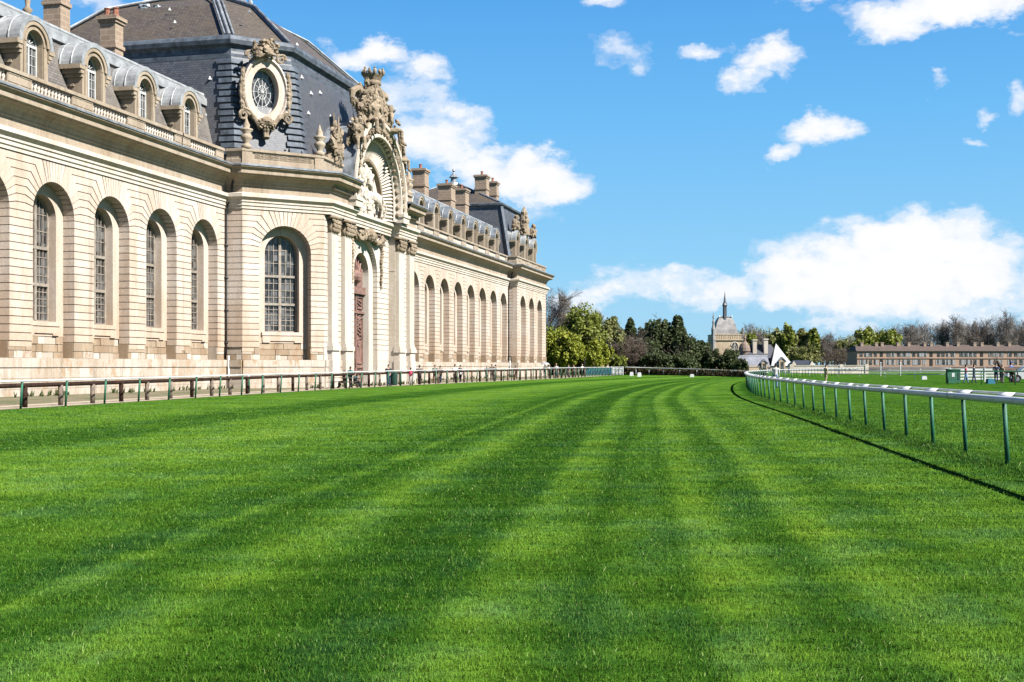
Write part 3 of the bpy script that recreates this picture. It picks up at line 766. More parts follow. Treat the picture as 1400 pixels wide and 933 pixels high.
# dormers
def dormer(F, uc, wf=-.95, z0=15.9, zs=19.15, r=.74, mt='stone_dormer', hood='lead_white', fancy=False):
    m = MB(); ho = 1.02; RO = 1.22
    P2 = lambda prof, w: [(u, w, z) for u, z in prof]
    op = [(uc+RO, z0)]+arcp(RO, 0, 180, 16, uc, zs+.05)+[(uc-RO, z0)]
    ip = [(uc+r, z0)]+arcp(r, 0, 180, 16, uc, zs)+[(uc-r, z0)]
    m.strip(F, P2(op, wf), P2(ip, wf)); m.strip(F, P2(ip, wf), P2(ip, wf-.5))
    m.strip(F, P2(op, wf), P2(op, wf-2.6))
    # archivolt mouldings
    for ra, rb, w in ((r+.02, r+.17, .07), (RO-.2, RO+.02, .12)):
        a = arcp(ra, 0, 180, 16, uc, zs); b = arcp(rb, 0, 180, 16, uc, zs)
        m.strip(F, P2(a, wf+w), P2(b, wf+w)); m.strip(F, P2(b, wf+w), P2(b, wf-.1)); m.strip(F, P2(a, wf+w), P2(a, wf-.1))
    for s in (-1, 1):
        a, b = sorted((uc+s*.78, uc+s*1.0)); m.box(F, a, b, wf-.1, wf+.07, z0, zs-.05)
        for k, (o, za, zb_) in enumerate(((.12, zs-.75, zs-.55), (.26, zs-.55, zs-.3), (.44, zs-.3, zs-.04))):
            a, b = sorted((uc+s*(RO-.06), uc+s*(RO+o))); m.box(F, a, b, wf-2.4+.2*k, wf+.05+.05*k, za, zb_)
        a, b = sorted((uc+s*(RO-.03), uc+s*(RO+.1))); m.box(F, a, b, wf-1.6, wf-.5, 17.9, 18.05)
    o = m.build('dormer', M[mt], ST)
    h = MB(); Ra, Rb = RO+.02, RO+.3
    a = arcp(Ra, -4, 184, 18, uc, zs); b = arcp(Rb, -4, 184, 18, uc, zs)
    h.strip(F, P2(b, wf+.16), P2(b, wf-3.2)); h.strip(F, P2(a, wf+.16), P2(b, wf+.16)); h.strip(F, P2(a, wf+.16), P2(a, wf-.6))
    for k in range(3):
        w = wf-.5-k*.75; c1 = arcp(Rb+.04, 0, 180, 14, uc, zs); h.tube([F.P(u, w, z) for u, z in c1], .045, 5, False)
    h.build('hood', M[hood], o)
    f = MB(); w = wf-.42
    f.prism(F, [(uc+r, z0)]+arcp(r, 0, 180, 14, uc, zs)+[(uc-r, z0)], w-.06, w-.01)
    f.cm = 1; q = r-.09
    a = [(uc+r, z0)]+arcp(r, 0, 180, 14, uc, zs)+[(uc-r, z0)]; b = [(uc+q, z0)]+arcp(q, 0, 180, 14, uc, zs)+[(uc-q, z0)]
    f.strip(F, P2(a, w+.06), P2(b, w+.06)); f.strip(F, P2(b, w+.06), P2(b, w-.02))
    f.box(F, uc-q, uc+q, w, w+.08, zs-.13, zs+.02); f.box(F, uc-.06, uc+.06, w, w+.07, z0, zs)
    for k in range(1, 6): f.box(F, uc-q, uc+q, w, w+.035, z0+(zs-z0)*k/6-.015, z0+(zs-z0)*k/6+.015)
    for s in (-1, 1): f.box(F, uc+s*q*.52-.015, uc+s*q*.52+.015, w, w+.035, z0, zs)
    for k in range(1, 6):
        t = R_(30*k); f.tube([F.P(uc+.14*math.cos(t), w+.02, zs+.14*math.sin(t)), F.P(uc+q*math.cos(t), w+.02, zs+q*math.sin(t))], .018, 4)
    f.build('window', [M['glass'], M['white_frame']], o)
    return o
for c in near_c: dormer(FN, c-.4)
for c in far_c: dormer(FN, c-.3, hood='lead')
# ------------------------------------------------------------------ figures (people and statues) grown from a skeleton
def grow(name, J, E, sub=1):
    """J: joint -> (pos, radius); E: list of (a, b, tag). One continuous skinned mesh; returns (mesh, face tags)"""
    names = list(J); ix = {n: i for i, n in enumerate(names)}
    me = bpy.data.meshes.new(name+'_skeleton')
    me.from_pydata([J[n][0] for n in names], [(ix[a], ix[b]) for a, b, t in E], [])
    o = bpy.data.objects.new(name+'_skeleton', me); COL.objects.link(o)
    md = o.modifiers.new('skin', 'SKIN'); md.use_smooth_shade = True
    if not me.skin_vertices: me.skin_vertices.new()
    sv = me.skin_vertices[0].data
    for i, n in enumerate(names):
        r = J[n][1]; sv[i].radius = r if isinstance(r, tuple) else (r, r); sv[i].use_root = (n == 'pelvis')
    if sub:
        s = o.modifiers.new('sub', 'SUBSURF'); s.levels = sub; s.render_levels = sub
    dg = bpy.context.evaluated_depsgraph_get()
    nm = bpy.data.meshes.new_from_object(o.evaluated_get(dg)); nm.name = name
    bpy.data.objects.remove(o); bpy.data.meshes.remove(me)
    segs = [(np.array(J[a][0], float), np.array(J[b][0], float), t) for a, b, t in E]
    tags = []
    for p in nm.polygons:
        c = np.array(p.center); best = None
        for a, b, t in segs:
            d = b-a; q = np.clip(np.dot(c-a, d)/max(1e-9, np.dot(d, d)), 0, 1); dist = np.linalg.norm(c-a-d*q)
            if best is None or dist < best[0]: best = (dist, t)
        tags.append(best[1])
    return nm, tags
def body(h=1.72, pose='stand', arms=('down', 'down'), stride=.06, lean=0.0, build_=1.18, turn=0.0):
    """joints of a human, facing -Y, feet at z=0"""
    k = h/1.75; J = {}; b = build_
    hipz = .93*k if pose != 'sit' else .5*k
    def put(n, x, y, z, r): J[n] = ((x, y, z), r)
    ly = -lean
    put('pelvis', 0, 0, hipz, (.155*k*b, .115*k*b)); put('waist', 0, ly*.3, hipz+.16*k, (.14*k*b, .105*k*b))
    put('chest', 0, ly*.8, hipz+.37*k, (.165*k*b, .12*k*b)); put('neck0', 0, ly, hipz+.53*k, (.075*k, .07*k)); put('neck', 0, ly-.01, hipz+.585*k, .052*k)
    put('head0', 0, ly-.02, hipz+.66*k, (.07*k, .085*k)); put('head', 0, ly-.025, hipz+.75*k, (.078*k, .095*k)); put('crown', 0, ly-.01, hipz+.81*k, (.05*k, .06*k))
    put('nose', 0, ly-.115*k, hipz+.70*k, .014*k)
    E = [('pelvis', 'waist', 'top'), ('waist', 'chest', 'top'), ('chest', 'neck0', 'top'), ('neck0', 'neck', 'skin'), ('neck', 'head0', 'skin'), ('head0', 'head', 'skin'), ('head', 'crown', 'skin'), ('head0', 'nose', 'skin')]
    for s, sg in (('l', 1), ('r', -1)):
        ar = arms[0] if s == 'l' else arms[1]
        sh = (sg*.185*k*b, ly*.9, hipz+.475*k); put('sh'+s, *sh, .06*k*b)
        el = {'down': (sg*.25*k, .03, hipz+.2*k), 'fold': (sg*.27*k, -.03, hipz+.22*k), 'raise': (sg*.3*k, -.16, hipz+.36*k), 'hip': (sg*.36*k, .05, hipz+.24*k), 'reach': (sg*.24*k, -.2*k, hipz+.3*k)}[ar]
        wr = {'down': (sg*.24*k, -.05, hipz-.04*k), 'fold': (sg*.06*k, -.2*k, hipz+.28*k), 'raise': (sg*.12*k, -.2*k, hipz+.62*k), 'hip': (sg*.19*k, -.03, hipz+.08*k), 'reach': (sg*.2*k, -.45*k, hipz+.3*k)}[ar]
        put('el'+s, el[0], el[1]+ly*.6, el[2], .043*k); put('wr'+s, wr[0], wr[1]+ly*.5, wr[2], .03*k)
        d = Vector(J['wr'+s][0])-Vector(J['el'+s][0]); d.normalize(); hd = Vector(J['wr'+s][0])+d*.1*k
        put('ha'+s, hd.x, hd.y, hd.z, (.035*k, .02*k))
        E += [('chest', 'sh'+s, 'top'), ('sh'+s, 'el'+s, 'top'), ('el'+s, 'wr'+s, 'top'), ('wr'+s, 'ha'+s, 'skin')]
        st = stride*sg
        if pose == 'sit':
            kn = (sg*.12*k, -.42*k, .5*k); an = (sg*.12*k, -.45*k, .09*k)
        else:
            kn = (sg*.1*k, -.02-st*.45, .49*k); an = (sg*.1*k, .02-st, .085*k)
        put('hp'+s, sg*.09*k, 0, hipz-.05*k, .095*k*b); put('kn'+s, *kn, .06*k*b); put('an'+s, *an, .046*k*b); put('to'+s, an[0]+sg*.02, an[1]-.16*k, .04, (.042*k, .035*k))
        E += [('pelvis', 'hp'+s, 'leg'), ('hp'+s, 'kn'+s, 'leg'), ('kn'+s, 'an'+s, 'leg'), ('an'+s, 'to'+s, 'shoe')]
    return J, E
def place_mesh(me, loc, rz, scale=1.0):
    me.transform(Matrix.Translation(loc) @ Matrix.Rotation(rz, 4, 'Z') @ Matrix.Scale(scale, 4)); return me
def statue(loc, rz, h=2.6, **kw):
    J, E = body(h, **kw); me, t = grow('figure', J, E, 1)
    return place_mesh(me, loc, rz)
def add_mesh(mb, me):
    mb.add([tuple(v.co) for v in me.vertices], [tuple(p.vertices) for p in me.polygons]); bpy.data.meshes.remove(me)
def curl(mb, F, u, w, z, r, sgn=1, turns=1.6, th=.12, start=0.0):
    pts = [F.P(u+sgn*r*(1-t/(turns*1.25))*math.cos(start+t*2*PI), w, z+r*(1-t/(turns*1.25))*math.sin(start+t*2*PI)) for t in np.linspace(0, turns, 22)]
    mb.tube(pts, [th*(1-.5*i/21) for i in range(22)], 6)
def lumps(mb, F, u, w, z, su, sw, sz, n, rmin, rmax, seed):
    rnd = random.Random(seed)
    for _ in range(int(n*2.6)):
        r = rnd.uniform(rmin, rmax)*rnd.choice((.45, .6, .8)); rot = Matrix.Rotation(rnd.uniform(0, PI), 3, 'X') @ Matrix.Rotation(rnd.uniform(0, PI), 3, 'Z')
        mb.ell(F.P(u+rnd.gauss(0, .45)*su, w+rnd.uniform(-1, 1)*sw, z+rnd.gauss(0, .45)*sz), (r*rnd.uniform(.6, 1.2), r*rnd.uniform(.5, 1), r*rnd.uniform(.8, 1.9)), 7, 5, rot, .22, rnd)

tex = bpy.data.textures.new('weathering', 'CLOUDS'); tex.noise_scale = .32; tex.noise_depth = 3
def roughen(o, strength=.2, lev=1):
    s = o.modifiers.new('fine', 'SUBSURF'); s.subdivision_type = 'SIMPLE'; s.levels = lev; s.render_levels = lev
    d = o.modifiers.new('weathered', 'DISPLACE'); d.texture = tex; d.strength = strength; d.mid_level = .5; d.texture_coords = 'GLOBAL'
    return o
# ------------------------------------------------------------------ oval window of the dome chamfers
def oculus(F):
    uc, zc, w = 2.42, 21.75, -1.95
    a0, b0 = 1.05, 1.7
    E_ = lambda a, b, n=32: [(uc+a*math.cos(2*PI*i/n), zc+b*math.sin(2*PI*i/n)) for i in range(n)]
    m = MB(); P2 = lambda p, ww: [(u, ww, z) for u, z in p]
    m.strip(F, P2(E_(a0, b0), w-.02), P2(E_(a0, b0), w-1.2), True)
    m.strip(F, P2(E_(a0, b0), w-.02), P2(E_(a0+.44, b0+.5), w+.0), True)
    m.strip(F, P2(E_(a0+.44, b0+.5), w), P2(E_(a0+.54, b0+.62), w+.16), True); m.strip(F, P2(E_(a0+.54, b0+.62), w+.16), P2(E_(a0+.66, b0+.78), w+.1), True)
    m.strip(F, P2(E_(a0+.66, b0+.78), w+.1), P2(E_(a0+.68, b0+.8), w-1.4), True)
    o = m.build('oval_window', M['stone'], ST)
    g = MB(); g.prism(F, E_(a0+.05, b0+.05), w-.75, w-.7); g.cm = 1
    for fr in (.3, .62, .97):
        e = E_(a0*fr, b0*fr, 28); g.tube([F.P(u, w-.68, z) for u, z in e+[e[0]]], .03 if fr < .9 else .06, 4)
    for k in range(12):
        t = 2*PI*k/12; g.tube([F.P(uc+.1*math.cos(t), w-.68, zc+.14*math.sin(t)), F.P(uc+a0*math.cos(t), w-.68, zc+b0*math.sin(t))], .025, 4)
    g.ell(F.P(uc, w-.68, zc), (.14, .14, .14)); g.build('pane', [M['glass'], M['white_frame']], o)
    c = MB(); zt = zc+b0+.8
    lumps(c, F, uc, w+.1, zt+.45, .75, .3, .5, 34, .12, .34, 3); c.ell(F.P(uc, w+.3, zt+.3), (.3, .26, .4)); c.ell(F.P(uc, w+.3, zt+.9), (.18, .2, .3)); lumps(c, F, uc, w+.15, zt+.7, .8, .3, .5, 30, .15, .4, 5)
    for s in (-1, 1):
        c.ell(F.P(uc+s*.7, w+.15, zt+.5), (.24, .22, .36)); curl(c, F, uc+s*1.15, w+.1, zt-.1, .4, s, 1.5, .13)
        pts = [F.P(uc+s*(a0+.62+.2*math.sin(q*3)), w+.1, zc+1.5-q*3.1) for q in np.linspace(0, 1, 12)]; c.tube(pts, .15, 6)
        for q in np.linspace(0, 1, 9): c.ell(F.P(uc+s*(a0+.7), w+.12, zc+1.2-q*2.6), (.15, .17, .2), 6, 5)
        curl(c, F, uc+s*(a0+.62), w+.1, zc-1.95, .42, -s, 1.5, .15)
        pts = [F.P(uc+s*(1.7-1.3*q), w+.12, zc-1.5-1.4*q*q) for q in np.linspace(0, 1, 8)]; c.tube(pts, .16, 6)
    lumps(c, F, uc, w+.12, zc-2.5, .7, .2, .3, 20, .12, .28, 8); c.ell(F.P(uc, w+.15, zc-2.35), (.6, .5, .42)); c.lathe([(.1, 0), (.3, .15), (.22, .5), (.34, .8)], F.P(uc, w+.15, zc-3.6), 8)
    for k in range(7):
        t = R_(200+k*23); c.tube([F.P(uc, w+.4, zc-2.35), F.P(uc+.62*math.cos(t), w+.45, zc-2.3+.5*math.sin(t))], .08, 5)
    roughen(c.build('carved_frame', M['stone_carved'], o))
oculus(FC1); oculus(FC2)

# ------------------------------------------------------------------ great arch over the portal
FA = Fr((-33.1, 0), (0, 1)); ZA = 15.2; RI, RO_ = 5.0, 6.35
P2 = lambda p, w: [(u, w, z) for u, z in p]
def uarch(R, z0=13.95, n=30): return [(YC+R, z0)]+arcp(R, 0, 180, n, YC, ZA)+[(YC-R, z0)]
m = MB()
rings = [(RO_, -.05), (RO_, .12), (RO_-.28, .12), (RO_-.36, -.02), (RO_-.42, -.1), (RI+.3, -.1), (RI+.22, .02), (RI+.04, .0), (RI, -.2), (RI-.1, -.5), (RI-.25, -.55), (RI-.3, -.65)]
for (ra, wa), (rb, wb_) in zip(rings[:-1], rings[1:]): m.strip(FA, P2(uarch(ra), wa), P2(uarch(rb), wb_))
for s in (-1, 1):
    a, b = sorted((YC+s*(RI-.05), YC+s*(RO_+.15))); m.box(FA, a, b, -1.2, .2, 13.85, 14.35); m.box(FA, a-.08, b+.08, -1.2, .28, 14.35, 14.6)
ao = m.build('portal_arch', M['stone_white'], ST)
# fluted splay (shell ribs) down to the tympanum
m = MB(); n = 46; ra, rb = RI-.3, 3.45
vs = []; 
def rib(R, w, i, dz=0):
    prof = [(YC+R, 13.95+k*(ZA-13.95)/4) for k in range(4)]+arcp(R, 0, 180, n, YC, ZA)+[(YC-R, ZA-(k+1)*(ZA-13.95)/4) for k in range(4)]
    return prof
A = rib(ra, 0, 0); B = rib(rb, 0, 0)
for k in range(len(A)-1):
    (u0, z0), (u1, z1), (v0, y0), (v1, y1) = A[k], A[k+1], B[k], B[k+1]
    mu, mz, nu_, nz = (u0+u1)/2, (z0+z1)/2, (v0+v1)/2, (y0+y1)/2
    du, dz = (mu-YC)/ra*.16, (mz-ZA)/ra*.16
    m.add([FA.P(u0, -.65, z0), FA.P(mu+du, -.78, mz+max(0, dz)), FA.P(u1, -.65, z1), FA.P(v0, -1.25, y0), FA.P(nu_+du*.6, -1.34, nz+max(0, dz*.6)), FA.P(v1, -1.25, y1)], [(0, 1, 4, 3), (1, 2, 5, 4)])
m.build('shell_niche', M['stone_white'], ao)
m = MB()
for r0, r1, w0, w1 in ((rb, rb-.1, -1.25, -1.1), (rb-.1, rb-.3, -1.1, -1.15), (rb-.3, rb-.33, -1.15, -1.55)): m.strip(FA, P2(uarch(r0), w0), P2(uarch(r1), w1))
m.build('inner_arch', M['stone_carved'], ao)
# tympanum with a relief of horses
m = MB(); m.prism(FA, uarch(3.3), -1.9, -1.5); to = m.build('tympanum', M['stone_white'], ST)
def horse_joints(s=1.0, lift=0.0):
    J = {'pelvis': ((.75, 0, 1.25), (.27, .3)), 'loin': ((.3, 0, 1.2), (.27, .3)), 'girth': ((-.3, 0, 1.15), (.28, .33)), 'chest': ((-.62, 0, 1.25), (.24, .28)),
         'n1': ((-.9, 0, 1.6), .17), 'n2': ((-1.1, 0, 1.95), .12), 'poll': ((-1.22, 0, 2.1), .1), 'muz': ((-1.6, 0, 1.78), .075), 'tail0': ((1.05, 0, 1.3), .07), 'tail1': ((1.2, 0, .9), .06), 'tail2': ((1.18, 0, .55), .03)}
    E = [('pelvis', 'loin', 'coat'), ('loin', 'girth', 'coat'), ('girth', 'chest', 'coat'), ('chest', 'n1', 'coat'), ('n1', 'n2', 'coat'), ('n2', 'poll', 'coat'), ('poll', 'muz', 'coat'), ('pelvis', 'tail0', 'mane'), ('tail0', 'tail1', 'mane'), ('tail1', 'tail2', 'mane')]
    for sd, y in (('l', .17), ('r', -.17)):
        f = lift if sd == 'l' else 0
        J['fe'+sd] = ((-.6, y, .98), .13); J['fk'+sd] = ((-.62-f*.3, y, .52+f*.35), .07); J['ff'+sd] = ((-.6-f*.05, y, .14+f*.25), .05); J['fh'+sd] = ((-.66-f*.05, y, .05+f*.2), .065)
        J['st'+sd] = ((.62, y, .95), .15); J['hk'+sd] = ((.9, y, .5), .07); J['hf'+sd] = ((.82, y, .14), .05); J['hh'+sd] = ((.76, y, .05), .065)
        E += [('chest', 'fe'+sd, 'coat'), ('fe'+sd, 'fk'+sd, 'coat'), ('fk'+sd, 'ff'+sd, 'coat'), ('ff'+sd, 'fh'+sd, 'mane'), ('pelvis', 'st'+sd, 'coat'), ('st'+sd, 'hk'+sd, 'coat'), ('hk'+sd, 'hf'+sd, 'coat'), ('hf'+sd, 'hh'+sd, 'mane')]
    return J, E
m = MB()
for (y, z, ang, lift, sc) in ((YC+1.0, 13.9, 70, 1, 1.5), (YC-1.2, 14.0, 100, 1, 1.5), (YC+2.2, 13.9, 65, 0, 1.15), (YC+.1, 15.5, 85, 1, 1.1)):
    J, E = horse_joints(lift=lift); me, t = grow('relief_horse', J, E, 1)
    me.transform(Matrix.Translation((-34.55, y, z)) @ Matrix.Rotation(R_(ang), 4, 'Z') @ Matrix.Scale(sc, 4)); add_mesh(m, me)
lumps(m, FA, YC, -1.45, 14.9, 2.3, .1, .9, 70, .15, .5, 12); lumps(m, FA, YC-.2, -1.45, 17.1, 1.2, .1, .8, 40, .12, .45, 14)
for i in range(9):
    s = random.Random(i).uniform(-1, 1); m.tube([FA.P(YC+s*1.0, -1.45, 16.7), FA.P(YC+s*1.7, -1.4, 17.3+.4*random.Random(i+9).random()), FA.P(YC+s*2.1, -1.45, 16.9)], [.2, .14, .05], 6)
roughen(m.build('horse_relief', M['stone_white'], to), .15)
# rosettes along the archivolt
for i in range(27):
    m = MB()
    t = R_(-8+i*196/26); R = (RI+RO_-.14)/2
    u, z = YC+R*math.cos(t), ZA+R*math.sin(t)
    for k in range(6):
        q = k*PI/3; m.ell(FA.P(u+.17*math.cos(q), 0.0, z+.17*math.sin(q)), (.12, .12, .12), 6, 4)
    m.ell(FA.P(u, .06, z), (.1, .1, .1), 6, 4)
    roughen(m.build('rosette', M['stone_carved'], ao), .12); m = MB()
    m.ell(FA.P(YC+(RI-.02)*math.cos(t), -.36, ZA+(RI-.02)*math.sin(t)), (.2, .2, .2), 6, 5); roughen(m.build('boss', M['stone_carved'], ao), .12)
# lead covered barrel behind the arch
m = MB(); m.strip(FA, P2(uarch(RO_-.02, 15.9), -.05), P2(uarch(RO_-.02, 15.9), -9.0)); m.strip(FA, P2(uarch(RO_-.02, 15.9), -.04), P2(uarch(RO_-.4, 15.9), -.04))
m.build('lead_barrel', M['lead'], ao)
m = MB(); m.box(FP, 87.3, 100.3, -6, -1.6, 12.8, 15.9); m.build('niche_back', M['stone'], ST)

# garlands, cartouche and drops over the door
m = MB(); FQ = Fr((-34.5, 0), (0, 1))
lumps(m, FQ, YC, .25, 12.35, 1.7, .12, .32, 46, .14, .34, 21)
for s in (-1, 1):
    pts = [FQ.P(YC+s*(.6+2.6*q), .25, 12.45-1.1*math.sin(q*PI)*.5-.2*q) for q in np.linspace(0, 1, 12)]; m.tube(pts, .2, 7)
    lumps(m, FQ, YC+s*3.4, .2, 12.2, .5, .1, .4, 16, .12, .28, 25+s)
    for q in range(14): m.ell(FQ.P(YC+s*(3.5+.1*math.sin(q)), .12, 11.6-q*.26), (.17-.006*q, .16, .16), 6, 5)
    curl(m, FQ, YC+s*1.5, .2, 12.0, .42, s, 1.5, .12)
m.ell(FQ.P(YC, .35, 12.3), (.5, .4, .6)); roughen(m.build('garland', M['stone_carved'], ST), .15)

# sculpture over the arch: crown, cartouche, two seated figures and trophies
m = MB(); FS = Fr((-33.6, 0), (0, 1)); zt = ZA+RO_
m.box(FS, YC-1.3, YC+1.3, -1.2, .1, zt-.25, zt+.35)
m.ell(FS.P(YC, -.3, zt+1.4), (.6, 1.1, 1.35), 12, 9); m.ell(FS.P(YC, .1, zt+1.3), (.5, .8, 1.0), 10, 8)
for s in (-1, 1): curl(m, FS, YC+s*1.15, .1, zt+1.9, .5, s, 1.6, .17); curl(m, FS, YC+s*1.1, .1, zt+.7, .5, -s, 1.5, .17)
lumps(m, FS, YC, .1, zt+.6, 1.1, .3, .4, 26, .14, .34, 31)
lumps(m, FS, YC, -.1, zt+2.5, .8, .3, .4, 22, .16, .36, 32)
c0 = FS.P(YC, -.3, 0)
cr = MB(); cr.lathe([(.66, zt+3.05), (.7, zt+3.2), (.62, zt+3.4), (.82, zt+3.8), (.86, zt+3.9), (.7, zt+3.85)], (c0[0], c0[1], 0), 16)
for k in range(12):
    t = 2*PI*k/12; p = (c0[0]+.84*math.cos(t), c0[1]+.84*math.sin(t)); cr.ell((p[0], p[1], zt+4.05), (.17, .17, .26 if k % 2 == 0 else .18), 6, 5)
    cr.ell((p[0], p[1], zt+4.35 if k % 2 == 0 else zt+4.2), (.1, .1, .1), 6, 4)
lumps(m, FS, YC, -.1, zt+1.4, 2.2, .45, 1.0, 60, .2, .5, 33); lumps(m, FS, YC, -.1, zt+.5, 3.4, .4, .6, 70, .25, .6, 34); lumps(m, FS, YC, -.2, zt+2.2, 1.6, .45, .6, 40, .25, .55, 35)
for s in (-1, 1): lumps(m, FS, YC+s*2.4, -.2, zt+.7, .9, .4, .8, 36, .25, .6, 36+s)
so = roughen(m.build('cartouche', M['stone_carved'], ST), .22); roughen(cr.build('crown', M['stone_carved'], so), .12)
for s in (-1, 1):
    m = MB(); th = R_(90-s*20); y, z = YC-s*0+s*1.9, ZA+math.sqrt(RO_**2-1.9**2)
    add_mesh(m, statue((-33.3, y, z-1.3), R_(90+s*35), 4.6, pose='sit', arms=('raise', 'hip') if s > 0 else ('hip', 'raise'), build_=1.25, lean=.25))
    lumps(m, FS, y, 0, z+.6, .9, .45, .9, 46, .2, .55, 40+s)
    for q in range(6): m.tube([FS.P(y+s*.2*q, -.1, z+.7-.1*q), FS.P(y+s*(.6+.22*q), .1, z-.1-.3*q), FS.P(y+s*(.9+.25*q), .1, z-.7-.45*q)], [.2, .18, .1], 6)
    m.tube([FS.P(y-s*.4, -.2, z+1.2), FS.P(y+s*.6, -.7, z+2.6), FS.P(y+s*1.3, -.9, z+2.2), FS.P(y+s*1.5, -.9, z+1.2)], [.3, .45, .32, .1], 7)
    pts = [FS.P(YC+s*(RO_-.1)*math.sin(t), .32, ZA+(RO_-.1)*math.cos(t)) for t in np.linspace(.2, .62, 9)]
    m.tube(pts, .2, 6)
    for p in pts: m.ell(p, (.24, .24, .24), 6, 5)
    roughen(m.build('seated_statue', M['stone_carved'], ST), .16)
    # reclining figure and trophies lower down the flank
    m = MB(); y2, z2 = YC+s*4.7, ZA+math.sqrt(RO_**2-4.7**2)
    add_mesh(m, statue((-33.3, y2+s*.1, z2-1.2), R_(90+s*60), 3.7, pose='sit', arms=('raise', 'fold'), build_=1.25, lean=.2))
    lumps(m, FS, y2, 0, z2+.3, .8, .4, .7, 34, .2, .5, 50+s)
    lumps(m, FS, YC+s*8.0, -.5, 17.8, .9, .35, .8, 60, .2, .5, 60+s); lumps(m, FS, YC+s*7.6, -.5, 19.1, .5, .3, .7, 30, .18, .42, 62+s)
    m.tube([FS.P(YC+s*7.8, -.5, 18.6), FS.P(YC+s*8.2, -.5, 20.6)], [.14, .05], 6); m.tube([FS.P(YC+s*7.4, -.5, 18.8), FS.P(YC+s*7.1, -.5, 20.6)], [.14, .05], 6)
    m.ell(FS.P(YC+s*7.9, -.5, 19.9), (.2, .3, .3)); m.tube([FS.P(YC+s*7.6, -.4, 18), FS.P(YC+s*7.3, -.35, 17.3), FS.P(YC+s*7.2, -.35, 16.9)], [.34, .26, .18], 7)
    roughen(m.build('trophy_sculpture', M['stone_carved'], ST), .16)
    f = MB()
    for q, (du, zz) in enumerate(((5.35, 19.3), (4.4, 20.8))): f.add([FS.P(YC+s*du, -.2, zz), FS.P(YC+s*(du+.35), -.2, zz+.35), FS.P(YC+s*(du+.55), -.3, zz+1.5), FS.P(YC+s*(du+.1), -.35, zz+1.1), FS.P(YC+s*du, -.35, zz+.02)], [(0, 1, 2, 3), (0, 3, 4), (1, 4, 3, 2), (0, 4, 1)])
    f.build('metal_plume', M['iron'], ST)

# sculpted dormers of the end pavilion
for i, c in enumerate((169.6, 175.4, 181.2)):
    o = dormer(FE, c, wf=-1.0, zs=19.6, hood='lead_white'); m = MB()
    lumps(m, FE, c, -1.2, 21.6, .75, .4, .55, 30, .2, .45, 70+i)
    if i == 1:
        m.lathe([(.9, 21), (.7, 22.6), (.75, 23.2), (.5, 23.9), (.55, 24.4), (.2, 25.0), (.05, 25.3)], FE.P(c, -1.3, 0), 9); lumps(m, FE, c, -1.2, 23, .5, .4, .7, 26, .18, .36, 75)
    else:
        m.tube([FE.P(c-.3, -1.3, 21.5), FE.P(c-.1, -1.3, 22.5), FE.P(c+.2, -1.25, 23.3)], [.5, .4, .16], 7); m.ell(FE.P(c, -1.1, 22.9), (.4, .4, .45))
    roughen(m.build('dormer_sculpture', M['stone_carved'], o), .25)
# ================================================================== GROUND AND TRACK
LZ = np.array([-12, 20, 45.4, 81.2, 95.3, 139.7, 203, 260.]); LX = np.array([-30, -23.4, -18.1, -12, -8.9, 3.2, 18.7, 36.])
RZ = np.array([-12, 0, 19.3, 35.5, 61.4, 85, 110, 135, 165, 200, 230, 260]); RX = np.array([4.6, 5.7, 7.72, 9.55, 12.55, 16.5, 21.6, 28.5, 39, 56, 76, 100.])
def spl(z, zs, xs):
    """monotone-ish cubic Hermite"""
    z = np.asarray(z, float); d = np.gradient(xs, zs); i = np.clip(np.searchsorted(zs, z)-1, 0, len(zs)-2)
    h = zs[i+1]-zs[i]; t = np.clip((z-zs[i])/h, -.5, 1.5)
    return (2*t**3-3*t**2+1)*xs[i]+(t**3-2*t**2+t)*h*d[i]+(-2*t**3+3*t**2)*xs[i+1]+(t**3-t**2)*h*d[i+1]
XL = lambda z: spl(z, LZ, LX)
XR = lambda z: spl(z, RZ, RX)

